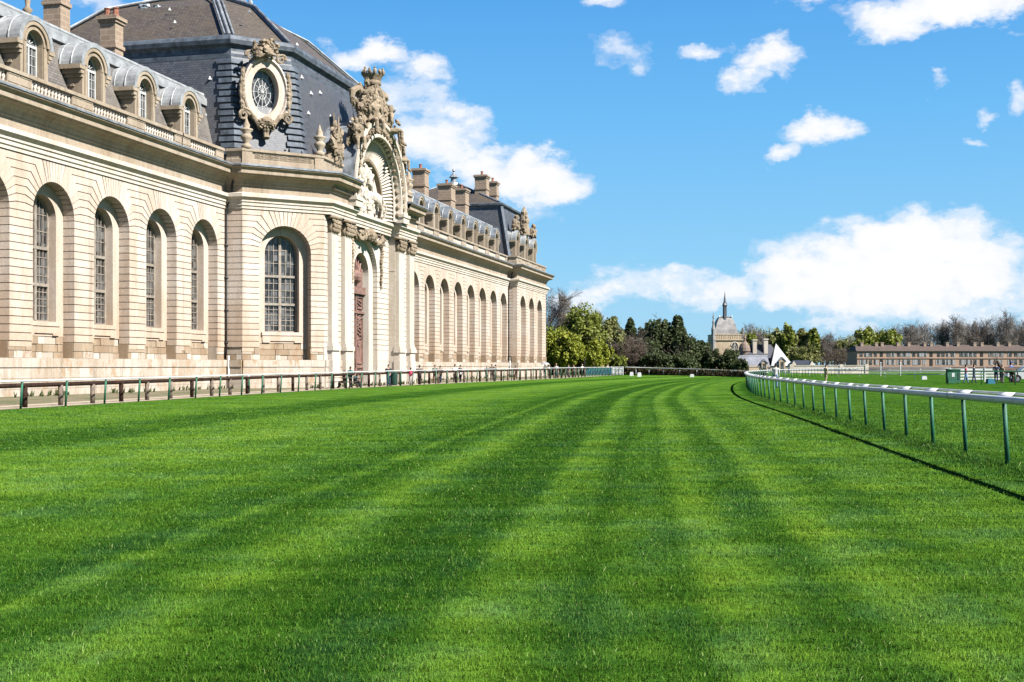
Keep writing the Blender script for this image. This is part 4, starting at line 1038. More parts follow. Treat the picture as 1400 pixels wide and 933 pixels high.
def grass_color(m, nt, b, blade=False):
    uv = nt.nodes.new('ShaderNodeUVMap'); uv.uv_map = 'track'
    sx = nt.nodes.new('ShaderNodeSeparateXYZ'); nt.links.new(uv.outputs[0], sx.inputs[0])
    u, v = sx.outputs[0], sx.outputs[1]
    def cxy(a, b_):
        c = nt.nodes.new('ShaderNodeCombineXYZ'); nt.links.new(a, c.inputs[0]); nt.links.new(b_, c.inputs[1]); return c.outputs[0]
    wob = mth(nt, 'MULTIPLY', mth(nt, 'SUBTRACT', noise(nt, cxy(mth(nt, 'MULTIPLY', u, .5), mth(nt, 'MULTIPLY', v, .12)), 1, 4, .6), .5), .5)
    wob2 = mth(nt, 'MULTIPLY', mth(nt, 'SUBTRACT', noise(nt, cxy(mth(nt, 'MULTIPLY', u, 2.0), mth(nt, 'MULTIPLY', v, .8)), 1, 3, .6), .5), .35)
    uu = mth(nt, 'ADD', mth(nt, 'ADD', u, wob), wob2)
    # mown bands, light off leaning blades put into colour: u is metres left of the inner rail (negative)
    st = [(-30, .5), (-22.5, .68), (-20.8, .62), (-19.8, .3), (-17.8, .22), (-17.0, .62), (-14.5, .8), (-10.8, .4), (-10.25, .15), (-10.02, .2), (-9.85, .62), (-9.6, .16), (-9.3, .2), (-8.7, .76), (-7.95, .1), (-7.05, .1), (-6.75, .75), (-6.3, .42), (-5.6, .34), (-5.0, .76), (-4.5, .24), (-4.15, .28), (-3.95, .78), (-3.2, .34), (-2.7, .62), (-.6, .45), (-.25, .05), (.35, .05), (.8, .42), (30, .3)]
    mr = nt.nodes.new('ShaderNodeMapRange'); mr.inputs[1].default_value = -30; mr.inputs[2].default_value = 30; nt.links.new(uu, mr.inputs[0])
    band = ramp(nt, mr.outputs[0], [((a+30)/60, c) for a, c in st])
    tr1 = mth(nt, 'SUBTRACT', 1, mth(nt, 'MULTIPLY', mth(nt, 'ABSOLUTE', mth(nt, 'ADD', mth(nt, 'ADD', u, mth(nt, 'MULTIPLY', wob, .1)), 6.05)), 5), clamp=True)
    tr2 = mth(nt, 'SUBTRACT', 1, mth(nt, 'MULTIPLY', mth(nt, 'ABSOLUTE', mth(nt, 'ADD', mth(nt, 'ADD', u, mth(nt, 'MULTIPLY', wob, .1)), 5.35)), 5), clamp=True)
    fine = noise(nt, cxy(mth(nt, 'MULTIPLY', u, .35), mth(nt, 'MULTIPLY', v, .06)), 6, 3, .6)
    cross = noise(nt, cxy(mth(nt, 'MULTIPLY', u, .55), mth(nt, 'MULTIPLY', v, 1.7)), 1, 5, .62)
    patch = noise(nt, cxy(mth(nt, 'MULTIPLY', u, .3), mth(nt, 'MULTIPLY', v, .3)), 1, 5, .65)
    f = mth(nt, 'ADD', mth(nt, 'MULTIPLY', band, .84), mth(nt, 'MULTIPLY', mth(nt, 'SUBTRACT', fine, .5), .35))
    f = mth(nt, 'ADD', f, mth(nt, 'MULTIPLY', mth(nt, 'SUBTRACT', cross, .5), 1.15))
    f = mth(nt, 'ADD', f, mth(nt, 'MULTIPLY', mth(nt, 'SUBTRACT', patch, .5), .75))
    f = mth(nt, 'SUBTRACT', f, mth(nt, 'MULTIPLY', mth(nt, 'ADD', tr1, tr2), .22))
    c = ramp(nt, f, [(.0, (.017, .060, .006)), (.3, (.038, .104, .010)), (.6, (.084, .178, .017)), (.95, (.142, .245, .030))])
    hv = noise(nt, cxy(mth(nt, 'MULTIPLY', u, .8), mth(nt, 'MULTIPLY', v, .55)), 1.3, 5, .7)
    c = mix(nt, ramp(nt, hv, [(.35, .55), (.52, 0)]), c, mix(nt, 1.0, c, (.85, .92, 3.2), 'MULTIPLY'))
    c = mix(nt, ramp(nt, hv, [(.52, 0), (.7, .6)]), c, mix(nt, 1.0, c, (1.2, .98, .8), 'MULTIPLY'))
    c = mix(nt, ramp(nt, noise(nt, cxy(u, v), 2.4, 3, .6), [(.70, 0), (.76, .55)]), c, (.075, .085, .02))
    return c, u, v, cxy
def turf_material():
    m, nt, b = mat('mown_turf'); c, u, v, cxy = grass_color(m, nt, b)
    p = gpos(nt)
    n1 = noise(nt, p, 9, 6, .75); n2 = noise(nt, scalev(nt, p, (1, 1, 1)), 38, 3, .7)
    tx = mth(nt, 'MULTIPLY', n1, n2)
    c = mix(nt, .7, c, ramp(nt, noise(nt, p, 1.7, 5, .7), [(.3, .3), (.7, .72)]), 'OVERLAY')
    c = mix(nt, .85, c, ramp(nt, n1, [(.3, .22), (.5, .5), (.7, .8)]), 'OVERLAY')
    c = mix(nt, .6, c, ramp(nt, n2, [(.3, .25), (.7, .75)]), 'OVERLAY')
    nt.links.new(c, b.inputs['Base Color']); b.inputs['Roughness'].default_value = .8; b.inputs['Specular IOR Level'].default_value = .0
    bump(nt, b, mth(nt, 'ADD', n1, mth(nt, 'MULTIPLY', n2, .5)), .9, .06)
    return m
def blade_material():
    m, nt, b = mat('grass_blades'); c, u, v, cxy = grass_color(m, nt, b, True)
    at = nt.nodes.new('ShaderNodeAttribute'); at.attribute_name = 'tint'
    sx = nt.nodes.new('ShaderNodeSeparateXYZ'); nt.links.new(at.outputs['Vector'], sx.inputs[0])
    c = mix(nt, ramp(nt, sx.outputs[0], [(.0, .55), (.45, 0)]), c, (.022, .075, .001))
    c = mix(nt, ramp(nt, sx.outputs[0], [(.6, 0), (1, .5)]), c, (.15, .26, .03))
    c = mix(nt, ramp(nt, sx.outputs[0], [(.985, 0), (.995, .6)]), c, (.30, .34, .16))
    nt.links.new(c, b.inputs['Base Color']); b.inputs['Roughness'].default_value = .7; b.inputs['Specular IOR Level'].default_value = .05
    gn = nt.nodes.new('ShaderNodeNewGeometry'); vm = nt.nodes.new('ShaderNodeVectorMath'); vm.operation = 'ADD'; vm2 = nt.nodes.new('ShaderNodeVectorMath'); vm2.operation = 'NORMALIZE'
    nt.links.new(gn.outputs['Normal'], vm.inputs[0]); vm.inputs[1].default_value = (0, 0, 1.6); nt.links.new(vm.outputs[0], vm2.inputs[0]); nt.links.new(vm2.outputs[0], b.inputs['Normal'])
    trn = nt.nodes.new('ShaderNodeBsdfTranslucent'); nt.links.new(c, trn.inputs[0])
    ms = nt.nodes.new('ShaderNodeMixShader'); ms.inputs[0].default_value = .15
    nt.links.new(b.outputs[0], ms.inputs[1]); nt.links.new(trn.outputs[0], ms.inputs[2]); nt.links.new(ms.outputs[0], nt.nodes['Material Output'].inputs[0])
    return m
M['turf'] = turf_material(); M['blade'] = blade_material()

def uv_mesh(name, verts, faces, uvs, mt, kind='structure'):
    me = bpy.data.meshes.new(name); me.from_pydata([tuple(v) for v in verts], [], faces); me.materials.append(mt)
    ly = me.uv_layers.new(name='track'); li = np.zeros(len(me.loops), int); me.loops.foreach_get('vertex_index', li)
    ly.data.foreach_set('uv', np.asarray(uvs, float)[li].ravel()); me.update()
    o = bpy.data.objects.new(name, me); COL.objects.link(o); o['kind'] = kind; return o
# base sheet to the horizon
m, nt, b = mat('meadow'); p = gpos(nt)
c = mix(nt, ramp(nt, noise(nt, p, .02, 5, .6), [(.35, 0), (.65, 1)]), (.045, .10, .012), (.075, .135, .02))
c = mix(nt, .5, c, ramp(nt, noise(nt, p, 1.5, 5, .7), [(.3, .3), (.7, .7)]), 'OVERLAY')
nt.links.new(c, b.inputs['Base Color']); b.inputs['Roughness'].default_value = .9
g = MB(); S = 3000; g.quad((-S, -S, -.02), (S, -S, -.02), (S, S, -.02), (-S, S, -.02)); tag(g.build('ground', m), kind='structure')
# mown track and infield: one sheet laid out along the curve
zs = np.concatenate([np.arange(-12, 60, 1.5), np.arange(60, 262, 3.0)])
lat = np.linspace(0, 1, 29); vs, uv = [], []
for z in zs:
    l, r = float(XL(z))+.15, float(XR(z))
    for t in lat:
        X = l+(r-l)*t; vs.append((*rot2(X, z), 0)); uv.append((X-r, z))
    for e in (2, 6, 14, 28, 50, 90, 150): vs.append((*rot2(r+e, z), 0)); uv.append((min(e, 29), z))
nc = len(lat)+7
fs = [(i*nc+j, i*nc+j+1, (i+1)*nc+j+1, (i+1)*nc+j) for i in range(len(zs)-1) for j in range(nc-1)]
uv_mesh('turf_track', vs, fs, uv, M['turf'])
# gravel walk and rough verge between the outer rail and the palace
m, nt, b = mat('gravel'); p = gpos(nt)
c = mix(nt, ramp(nt, noise(nt, p, .6, 5, .65), [(.35, 0), (.65, 1)]), (.50, .42, .31), (.40, .32, .23)); c = mix(nt, .6, c, ramp(nt, noise(nt, p, 14, 4, .75), [(.3, .3), (.7, .7)]), 'OVERLAY')
nt.links.new(c, b.inputs['Base Color']); b.inputs['Roughness'].default_value = .95; bump(nt, b, noise(nt, p, 20, 4, .7), .5, .03)
g = MB(); zz = np.arange(-10, 200, 4.0)
A = [rot2(float(XL(z))-.25, z) for z in zz]; B = [(max(XW-1, min(a[0]-2.4, XW+9)), a[1]-1) for a in A]
for i in range(len(zz)-1): g.quad((*A[i], -.006), (*A[i+1], -.006), (*B[i+1], -.006), (*B[i], -.006))
tag(g.build('gravel_path', m), kind='structure')
m, nt, b = mat('verge'); p = gpos(nt)
f = ramp(nt, noise(nt, p, .5, 6, .7), [(.4, 0), (.6, 1)])
c = mix(nt, f, (.24, .18, .115), (.085, .105, .03)); c = mix(nt, .5, c, ramp(nt, noise(nt, p, 9, 4, .75), [(.3, .3), (.7, .7)]), 'OVERLAY')
nt.links.new(c, b.inputs['Base Color']); b.inputs['Roughness'].default_value = .95; bump(nt, b, noise(nt, p, 12, 5, .7), .6, .05)
g = MB(); 
for i in range(len(zz)-1):
    q0, q1 = B[i], B[i+1]; a0, a1 = (XW-.5, q0[1]-1.5), (XW-.5, q1[1]-1.5)
    if q0[0] > XW+.6: g.quad((*q0, -.01), (*q1, -.01), (*a1, -.01), (*a0, -.01))
tag(g.build('verge', m), kind='structure')

# grass blades on the near track
rng = np.random.default_rng(5)
NB = 700000
zg = np.linspace(4.6, 62, 600); dens = (6/zg)**1.75*(.87*zg+3)*np.clip((62-zg)/30, 0, 1); cdf = np.cumsum(dens); cdf /= cdf[-1]
Z = np.interp(rng.random(NB), cdf, zg); X = (rng.random(NB)-.5)*(.87*Z+3)
cl = rng.random(NB) < .55    # tufts
ex = rng.random(NB) < .08; Z = np.where(ex, rng.uniform(10, 62, NB), Z); X = np.where(ex, XR(Z)+rng.normal(.02, .14, NB), X)
cl &= ~ex
cx_, cz_ = np.round(X/.22)*.22+rng.normal(0, .04, NB), np.round(Z/.22)*.22+rng.normal(0, .04, NB)
X = np.where(cl, X*.6+cx_*.4, X); Z = np.where(cl, Z*.6+cz_*.4, Z)
keep = (X > XL(Z)+.2); X, Z = X[keep], Z[keep]; n = len(X)
u = X-XR(Z)
wx, wy = X*CA-Z*SA, X*SA+Z*CA
edge = np.exp(-((u-.05)/.25)**2)                       # uncut grass under the rail
hgt = rng.uniform(.012, .036, n)*(1+.9*(rng.random(n) < .04))*np.clip((75-Z)/35, .3, 1)*(1+2.3*edge)
wid = .0018*np.maximum(1, Z/8.0)*rng.uniform(.7, 1.4, n)
az = rng.uniform(0, 2*np.pi, n); ld = rng.normal(0, .95, n); la = rng.uniform(0, 2*np.pi, n)
lean = hgt*np.clip(np.abs(ld)+.2, 0, 2.0)
dx, dy = np.cos(az)*wid, np.sin(az)*wid; lx, ly = np.cos(la)*lean, np.sin(la)*lean
zb = np.full(n, -.004)
V = np.stack([np.stack([wx-dx, wy-dy, zb], 1), np.stack([wx+dx, wy+dy, zb], 1),
              np.stack([wx+dx*.8+lx*.35, wy+dy*.8+ly*.35, hgt*.6], 1), np.stack([wx-dx*.8+lx*.35, wy-dy*.8+ly*.35, hgt*.6], 1),
              np.stack([wx+lx, wy+ly, hgt*np.clip(1.05-.38*np.abs(ld), .3, 1)], 1)], 1).reshape(-1, 3)
me = bpy.data.meshes.new('grass'); me.vertices.add(5*n); me.vertices.foreach_set('co', V.ravel().astype(np.float32))
b5 = np.arange(n)[:, None]*5
me.loops.add(7*n); me.loops.foreach_set('vertex_index', np.concatenate([b5+[0, 1, 2, 3], b5+[3, 2, 4]], 1).ravel().astype(np.int32))
me.polygons.add(2*n); me.polygons.foreach_set('loop_start', np.stack([np.arange(n)*7, np.arange(n)*7+4], 1).ravel().astype(np.int32))
me.update(calc_edges=True)
ly = me.uv_layers.new(name='track'); ly.data.foreach_set('uv', np.repeat(np.stack([u, Z], 1), 7, 0).ravel().astype(np.float32))
at = me.attributes.new('tint', 'FLOAT_VECTOR', 'POINT'); tt = np.repeat(rng.random(n), 5); at.data.foreach_set('vector', np.stack([tt, tt, tt], 1).ravel().astype(np.float32))
me.materials.append(M['blade']); o = bpy.data.objects.new('grass', me); COL.objects.link(o)
tag(o, 'short bright green mown grass covering the race track', 'grass', kind='stuff')

# weeds along the foot of the palace wall
rnd = random.Random(11); w = MB()
for i in range(900):
    y = rnd.uniform(40, 165); cl_ = (math.sin(y*.9)+math.sin(y*2.3)+rnd.uniform(-1, 1))
    if cl_ < .3: continue
    x = XW+rnd.uniform(.3, 1.6)
    if 78.5 < y < 109: x = -33.9+rnd.uniform(.3, 1.2)
    for k in range(4):
        a = rnd.uniform(0, 6.3); h = rnd.uniform(.1, .4); d = .06
        w.add([(x-d*math.cos(a), y-d*math.sin(a), 0), (x+d*math.cos(a), y+d*math.sin(a), 0), (x+.12*math.cos(a*2), y+.12*math.sin(a*2), h)], [(0, 1, 2)])
tag(w.build('weeds', M['weed'], fixn=False), 'low green weeds growing along the foot of the palace wall', 'weeds', kind='stuff')

# ================================================================== RAILS AND FENCES
def rail_path(fx, za, zb, off=0.0, n=90):
    out = []
    for z in np.linspace(za, zb, n): out.append((*rot2(float(fx(z))+off, z), z))
    return out
def along(pts, step):
    out = []; acc = 0; nxt = 0
    for a, b in zip(pts[:-1], pts[1:]):
        L = math.hypot(b[0]-a[0], b[1]-a[1])
        while nxt <= acc+L:
            t = (nxt-acc)/L; out.append(tuple(a[i]+(b[i]-a[i])*t for i in range(len(a)))+(math.atan2(b[1]-a[1], b[0]-a[0]),)); nxt += step
        acc += L
    return out
# inner running rail: leaning green posts carry a doubled white rail
hR = lambda z: float(np.interp(z, [10, 19, 35, 85, 150], [1.2, 1.17, 1.09, 1.1, 1.12]))
rp = rail_path(XR, 11.5, 205)
fr = thing('running_rail', 'curving white double running rail on green posts along the inside of the track', 'running rail', (*rot2(float(XR(20)), 20), 0))
f = MB()
def offp(p, q, d):
    dx, dy = q[0]-p[0], q[1]-p[1]; L = math.hypot(dx, dy); return (dy/L*d, -dx/L*d)
front, rear = [], []
for i, p in enumerate(rp):
    q = rp[min(i+1, len(rp)-1)]; pp_ = rp[max(i-1, 0)]; o_ = offp(pp_, q, 1)
    h = hR(p[2]); front.append((p[0]-o_[0]*.06, p[1]-o_[1]*.06, h-.1)); rear.append((p[0]+o_[0]*.1, p[1]+o_[1]*.1, h-.012))
f.tube(front, .06, 10); f.tube(rear, .022, 8)
st_ = along([(a[0], a[1], a[2], b[0], b[1], b[2]) for a, b in zip(front, rear)], 2.45)
for q in st_:
    d = q[-1]; ux, uy = math.cos(d), math.sin(d); L = .26
    f.add([(q[0]-ux*L, q[1]-uy*L, q[2]+.055), (q[0]+ux*L, q[1]+uy*L, q[2]+.055), (q[3]+ux*L, q[4]+uy*L, q[5]+.025), (q[3]-ux*L, q[4]-uy*L, q[5]+.025),
           (q[0]-ux*L, q[1]-uy*L, q[2]+.01), (q[0]+ux*L, q[1]+uy*L, q[2]+.01), (q[3]+ux*L, q[4]+uy*L, q[5]-.02), (q[3]-ux*L, q[4]-uy*L, q[5]-.02)],
          [(0, 1, 2, 3), (4, 7, 6, 5), (0, 4, 5, 1), (2, 6, 7, 3), (1, 5, 6, 2), (0, 3, 7, 4)])
for q in st_[::2]:
    d = q[-1]; ux, uy = math.cos(d), math.sin(d); f.tube([(q[0]+ux*.6, q[1]+uy*.6, q[2]), (q[0]+ux*.74, q[1]+uy*.74, q[2])], .067, 10)
f.build('rail', M['rail_white'], fr, True)
for i, q in enumerate(along(rp, 2.45)[:80]):
    pm = MB(); h = hR(q[2]); o_ = (math.sin(q[-1]), -math.cos(q[-1]))
    r0 = random.Random(i); lx = r0.uniform(-.015, .015)
    pm.tube([(q[0]+o_[0]*.06, q[1]+o_[1]*.06, -.05), (q[0]+o_[0]*.01+lx, q[1]+o_[1]*.01, h-.1)], .036, 8)
    pm.build('post', M['post_green'], fr, True)
# outer running rail: white rail on green posts
hL = lambda z: float(np.interp(z, [20, 45, 81, 95, 140, 203], [1.03, 1.055, 1.157, 1.22, 1.33, 1.39]))
lp = rail_path(XL, 24, 203)
fl = thing('running_rail', 'straight white running rail on slim green posts in front of the palace', 'running rail', (*rot2(float(XL(60)), 60), 0))
f = MB(); f.tube([(p[0], p[1], hL(p[2])-.035) for p in lp], .036, 8); f.build('rail', M['rail_white'], fl, True)
for i, q in enumerate(along(lp, 3.05)[:75]):
    pm = MB(); h = hL(q[2]); pm.tube([(q[0]-.12, q[1]+.03, -.05), (q[0]-.03, q[1], h-.07)], .045, 7); pm.build('post', M['post_green'], fl, True)
# brown wooden fence behind it
lb = [(p[0]-.75, p[1]+.1, p[2]) for p in rail_path(XL, 24, 175)]
fb = thing('wooden_fence', 'low brown wooden rail fence on stout posts just behind the white rail', 'fence', (*rot2(float(XL(60))-1, 60), 0))
f = MB()
hB = lambda z: hL(z)-.22
f.tube([(p[0], p[1], hB(p[2])) for p in lb], .09, 7); f.build('rail', M['post_wood'], fb, True)
for i, q in enumerate(along(lb, 2.5)[:75]):
    pm = MB(); pm.tube([(q[0], q[1], -.05), (q[0], q[1], hB(q[2])-.03)], .1, 8); pm.build('post', M['post_wood_pale'] if i % 3 else M['post_wood'], fb, True)
# rail along the far bend with the clipped brown hedge behind it
far = [np.array(W(px, z)) for px, z in ((852, 203), (900, 199), (960, 185), (1016, 167), (1050, 158))]
fp = smoothpts(far, 8); hh = np.linspace(1.4, .72, len(fp))
ff = thing('running_rail', 'far white rail running along the brown clipped hedge on the bend', 'running rail', (fp[0][0], fp[0][1], 0))
f = MB(); f.tube([(p[0], p[1], h-.08) for p, h in zip(fp, hh)], .085, 7); f.build('rail', M['rail_white'], ff, True)
for p, h in list(zip(fp, hh))[::3]:
    pm = MB(); pm.tube([(p[0], p[1], -.05), (p[0], p[1], h-.1)], .05, 6); pm.build('post', M['rail_white'], ff, True)
hd = MB(); rnd = random.Random(2)
for i in range(9000):
    t = rnd.random()*(len(fp)-1); k = min(int(t), len(fp)-2); a, b_ = fp[k], fp[k+1]; c = a+(b_-a)*(t-k); H = (1.4+(.72-1.4)*t/len(fp))
    x, y, z = c[0]-SA*rnd.uniform(.5, 1.9), c[1]+CA*rnd.uniform(.5, 1.9), rnd.uniform(0, H-.05+rnd.uniform(-.08, .12)); s = rnd.uniform(.08, .2)
    d1 = Vector((rnd.gauss(0, 1), rnd.gauss(0, 1), rnd.gauss(0, 1))).normalized()*s; d2 = Vector((rnd.gauss(0, 1), rnd.gauss(0, 1), rnd.gauss(0, 1))).normalized()*s
    p = Vector((x, y, max(.05, z))); hd.add([tuple(p-d1), tuple(p+d2), tuple(p+d1), tuple(p-d2)], [(0, 1, 2, 3)])
tag(hd.build('hedge', M['hedge'], fixn=False), 'low clipped brown hedge behind the white rail on the far bend', 'hedge')
# ================================================================== PEOPLE
def person(px, Z, label, top, leg, hair=(.03, .02, .015), rz=None, group='people behind the outer rail', **kw):
    if px < 720: kw['h'] = kw.get('h', 1.72)*.93; kw['build_'] = kw.get('build_', 1.22)*1.08      # the ones before the palace stand close behind the fence
    x, y = W(px, Z)
    J, E = body(**kw); me, tags = grow('person', J, E, 1)
    h = kw.get('h', 1.72)
    me.materials.clear()
    ms = {'top': cloth(top), 'leg': cloth(leg), 'skin': M['skin'], 'shoe': cloth((.03, .028, .028))}
    keys = list(ms); [me.materials.append(ms[k]) for k in keys]
    me.polygons.foreach_set('material_index', [keys.index(t) for t in tags])
    me.polygons.foreach_set('use_smooth', [True]*len(me.polygons))
    o = bpy.data.objects.new('person', me); COL.objects.link(o); o.location = (x, y, 0)
    o.rotation_euler = (0, 0, (YAW if rz is None else YAW+R_(rz)))
    hd = J['head'][0]; k = h/1.75; hm = MB()
    hm.ell((hd[0], hd[1]+.018*k, hd[2]+.035*k), (.088*k, .106*k, .105*k), 10, 7)
    hm.ell((hd[0], hd[1]+.055*k, hd[2]-.03*k), (.08*k, .07*k, .11*k), 8, 6)
    ho = hm.build('hair', cloth(hair), None, True); ho.parent = o
    return tag(o, label, 'person', group)
NAVY, BLK, JEAN, BRN, TEAL, PINK, WHT, GRY = (.02, .03, .07), (.018, .018, .02), (.05, .09, .18), (.07, .04, .025), (.01, .16, .17), (.45, .03, .09), (.72, .71, .69), (.18, .18, .19)
DK, FAIR, BROWNH, GREYH = (.02, .015, .012), (.35, .24, .12), (.07, .035, .02), (.4, .39, .37)
ZF = lambda px, d: float(np.interp(px, [42, 456, 551, 740, 852], [45.4, 81.2, 95.3, 139.7, 203]))+(d*.62 if 480 < px < 720 else d)
P = person
P(471, ZF(471, 2.6), 'person in a dark green jacket seated on the bench before the great door', (.015, .05, .035), BRN, BROWNH, rz=-60, pose='sit', arms=('fold', 'fold'))
P(479, ZF(479, 2.6), 'person in a teal jacket standing beside the picnic bench', (.01, .2, .2), (.02, .07, .08), DK, rz=150, arms=('down', 'fold'), h=1.6)
P(485, ZF(485, 2.9), 'person in a dark teal coat seated low to the right of the teal jacket', (.01, .06, .07), (.02, .03, .04), BROWNH, rz=80, pose='sit', arms=('reach', 'reach'), h=1.55)
P(531, ZF(531, 3.5), 'person in a black jacket and blue jeans standing alone right of the great door', BLK, (.035, .06, .13), BROWNH, rz=25, arms=('hip', 'fold'), h=1.76)
P(561.5, ZF(561, 3.0), 'person in a bright pink jacket and pale trousers behind the brown fence', PINK, (.55, .5, .45), BROWNH, rz=60, arms=('fold', 'down'), h=1.5)
P(573.5, ZF(573, 3.4), 'person in a long dark brown coat and dark hat beside the pink jacket', (.05, .028, .02), (.04, .025, .02), DK, rz=180, arms=('hip', 'hip'), h=1.72, build_=1.35)
P(594.5, ZF(594, 3.4), 'person in a green top and reddish brown trousers, left of a pair', (.02, .06, .04), (.16, .06, .03), (.12, .05, .03), rz=20, arms=('down', 'fold'), h=1.74)
P(602, ZF(602, 3.0), 'person in a black jacket and dark blue trousers, right of a pair', BLK, (.03, .05, .1), BROWNH, rz=-30, arms=('hip', 'fold'), h=1.66)
P(622, ZF(622, 3.4), 'person in a white shirt and black trousers with dark hair', WHT, BLK, DK, rz=30, arms=('hip', 'down'), h=1.8)
P(629.5, ZF(629, 3.2), 'person in a black top holding a white bag beside the white shirt', (.03, .03, .03), (.025, .025, .03), DK, rz=-40, arms=('fold', 'reach'), h=1.72, build_=1.25)
P(665.5, ZF(665, 3.2), 'person in a black suit, leftmost of the dark trio at the fence', BLK, BLK, GREYH, rz=160, arms=('fold', 'down'), h=1.7)
P(672.5, ZF(672, 3.0), 'person in a black coat with raised arm in the middle of the dark trio', (.025, .02, .02), BLK, (.16, .07, .05), rz=10, arms=('raise', 'hip'), h=1.82, build_=1.25)
P(677.5, ZF(677, 3.4), 'person in a maroon black coat, rightmost of the dark trio at the fence', (.045, .018, .018), BLK, DK, rz=-70, arms=('hip', 'raise'), h=1.78)
P(705, ZF(705, 3.4), 'person in a rust brown jacket near the far drainpipe', (.16, .07, .04), (.1, .045, .03), BROWNH, rz=40, arms=('fold', 'fold'), h=1.66)
P(745, ZF(745, 4), 'person in a grey jacket under a silver umbrella by the palace corner', (.32, .33, .36), GRY, GREYH, rz=10, arms=('raise', 'down'), h=1.7)
P(751, ZF(751, 3), 'person in a white top beside the silver umbrella', WHT, (.2, .16, .12), FAIR, rz=70, arms=('down', 'fold'), h=1.66)
P(760.5, ZF(760, 3), 'fair haired person in a white top and navy trousers under the spring trees', WHT, NAVY, FAIR, rz=-20, arms=('down', 'hip'), h=1.82)
P(777.5, ZF(777, 4), 'person in a navy jacket with dark hair under the spring trees', NAVY, NAVY, DK, rz=15, arms=('fold', 'down'), h=1.75)
P(784.5, ZF(784, 3), 'person in a pale pink shirt and dark trousers under the spring trees', (.6, .42, .4), (.03, .03, .06), BROWNH, rz=-50, arms=('hip', 'down'), h=1.7)
P(796, ZF(796, 4), 'person in a white coat and black trousers beside the dark pole', WHT, BLK, (.5, .42, .38), rz=35, arms=('reach', 'down'), h=1.75, build_=1.15)
P(824, ZF(824, 4), 'person in a brown jacket by the blue barrier', (.2, .12, .08), NAVY, BROWNH, rz=0, arms=('fold', 'hip'), h=1.72)
P(831, ZF(831, 4), 'person in a pale shirt by the blue barrier', (.5, .42, .38), (.08, .08, .1), BROWNH, rz=60, arms=('down', 'fold'), h=1.85)
GI = 'people on the infield'
P(1060.5, 84, 'person in a white shirt and blue trousers seen over the white double rail', WHT, (.12, .22, .4), DK, rz=160, group=GI, arms=('down', 'down'), h=1.72)
P(1129, 112, 'person in a cream coat with dark hair on the infield grass', (.62, .52, .36), (.5, .42, .28), DK, rz=120, group=GI, arms=('fold', 'down'), h=1.65)
P(1320.5, 107, 'person in a pink top and light blue jeans walking with a bag', (.5, .06, .13), (.13, .24, .42), BLK, rz=70, group=GI, arms=('down', 'fold'), h=1.66, stride=.2)
P(1331.5, 107, 'person in a navy top and dark trousers walking by the white barred fence', NAVY, (.03, .05, .1), BROWNH, rz=70, group=GI, arms=('down', 'fold'), h=1.68, stride=.18)
P(1362, 108, 'person in a dark blue jacket leaning beside the horse', (.03, .05, .12), (.03, .04, .09), DK, rz=-30, group=GI, arms=('reach', 'fold'), h=1.8)
P(1370.5, 107, 'person in a tan coat and grey trousers in front of the horse', (.42, .3, .18), GRY, (.3, .2, .12), rz=110, group=GI, arms=('fold', 'down'), h=1.68)
P(1382.5, 112, 'person in a bright blue hooded top beside the white car', (.03, .11, .36), NAVY, (.05, .09, .3), rz=30, group=GI, arms=('fold', 'fold'), h=1.9)
# silver umbrella and white bag
x, y = W(745, ZF(745, 4)); um = thing('umbrella', 'open silver grey umbrella held up by the palace corner', 'umbrella', (x, y, 1.2))
u = MB(); n = 10; rim = [(x+.62*math.cos(2*PI*k/n), y+.62*math.sin(2*PI*k/n), 1.72) for k in range(n)]; md = [(x+.4*math.cos(2*PI*k/n), y+.4*math.sin(2*PI*k/n), 1.93) for k in range(n)]
u.add(rim+md+[(x, y, 2.02)], [(k, (k+1) % n, (k+1) % n+n, k+n) for k in range(n)]+[(k+n, (k+1) % n+n, 2*n) for k in range(n)]); u.build('canopy', cloth((.4, .41, .44)), um)
u = MB(); u.tube([(x, y, 1.2), (x, y, 2.08)], .012, 6); u.build('shaft', M['iron'], um)
x, y = W(631.5, ZF(629, 2.9)); u = MB(); u.box(Fr((x, y), (CA, SA)), -.2, .2, -.08, .08, .75, 1.15); u.tube([(x-.1*CA, y, 1.14), (x-.05*CA, y, 1.32), (x+.05*CA, y, 1.32), (x+.1*CA, y, 1.14)], .015, 5)
tag(u.build('bag', cloth((.75, .74, .72))), 'white bag held by the person in a black top', 'bag')
# picnic bench before the door
x, y = W(467, ZF(467, 2.8)); pb_ = thing('picnic_bench', 'weathered wooden picnic bench behind the fence before the great door', 'bench', (x, y, 0)); F = Fr((x, y), (CA, SA))
u = MB(); [u.box(F, -.9, .9, -.4+.2*k, -.22+.2*k, .7, .745) for k in range(4)]; u.build('table_top', M['post_wood_pale'], pb_)
for s in (-1, 1):
    u = MB(); u.box(F, -.9, .9, s*.78-.13, s*.78+.13, .42, .46); u.build('seat', M['post_wood_pale'], pb_)
    u = MB(); u.tube([F.P(s*.65, -.75, 0), F.P(s*.65, -.2, .7)], .045, 6); u.tube([F.P(s*.65, .75, 0), F.P(s*.65, .2, .7)], .045, 6); u.box(F, s*.65-.03, s*.65+.03, -.85, .85, .36, .42); u.build('leg', M['post_wood'], pb_)
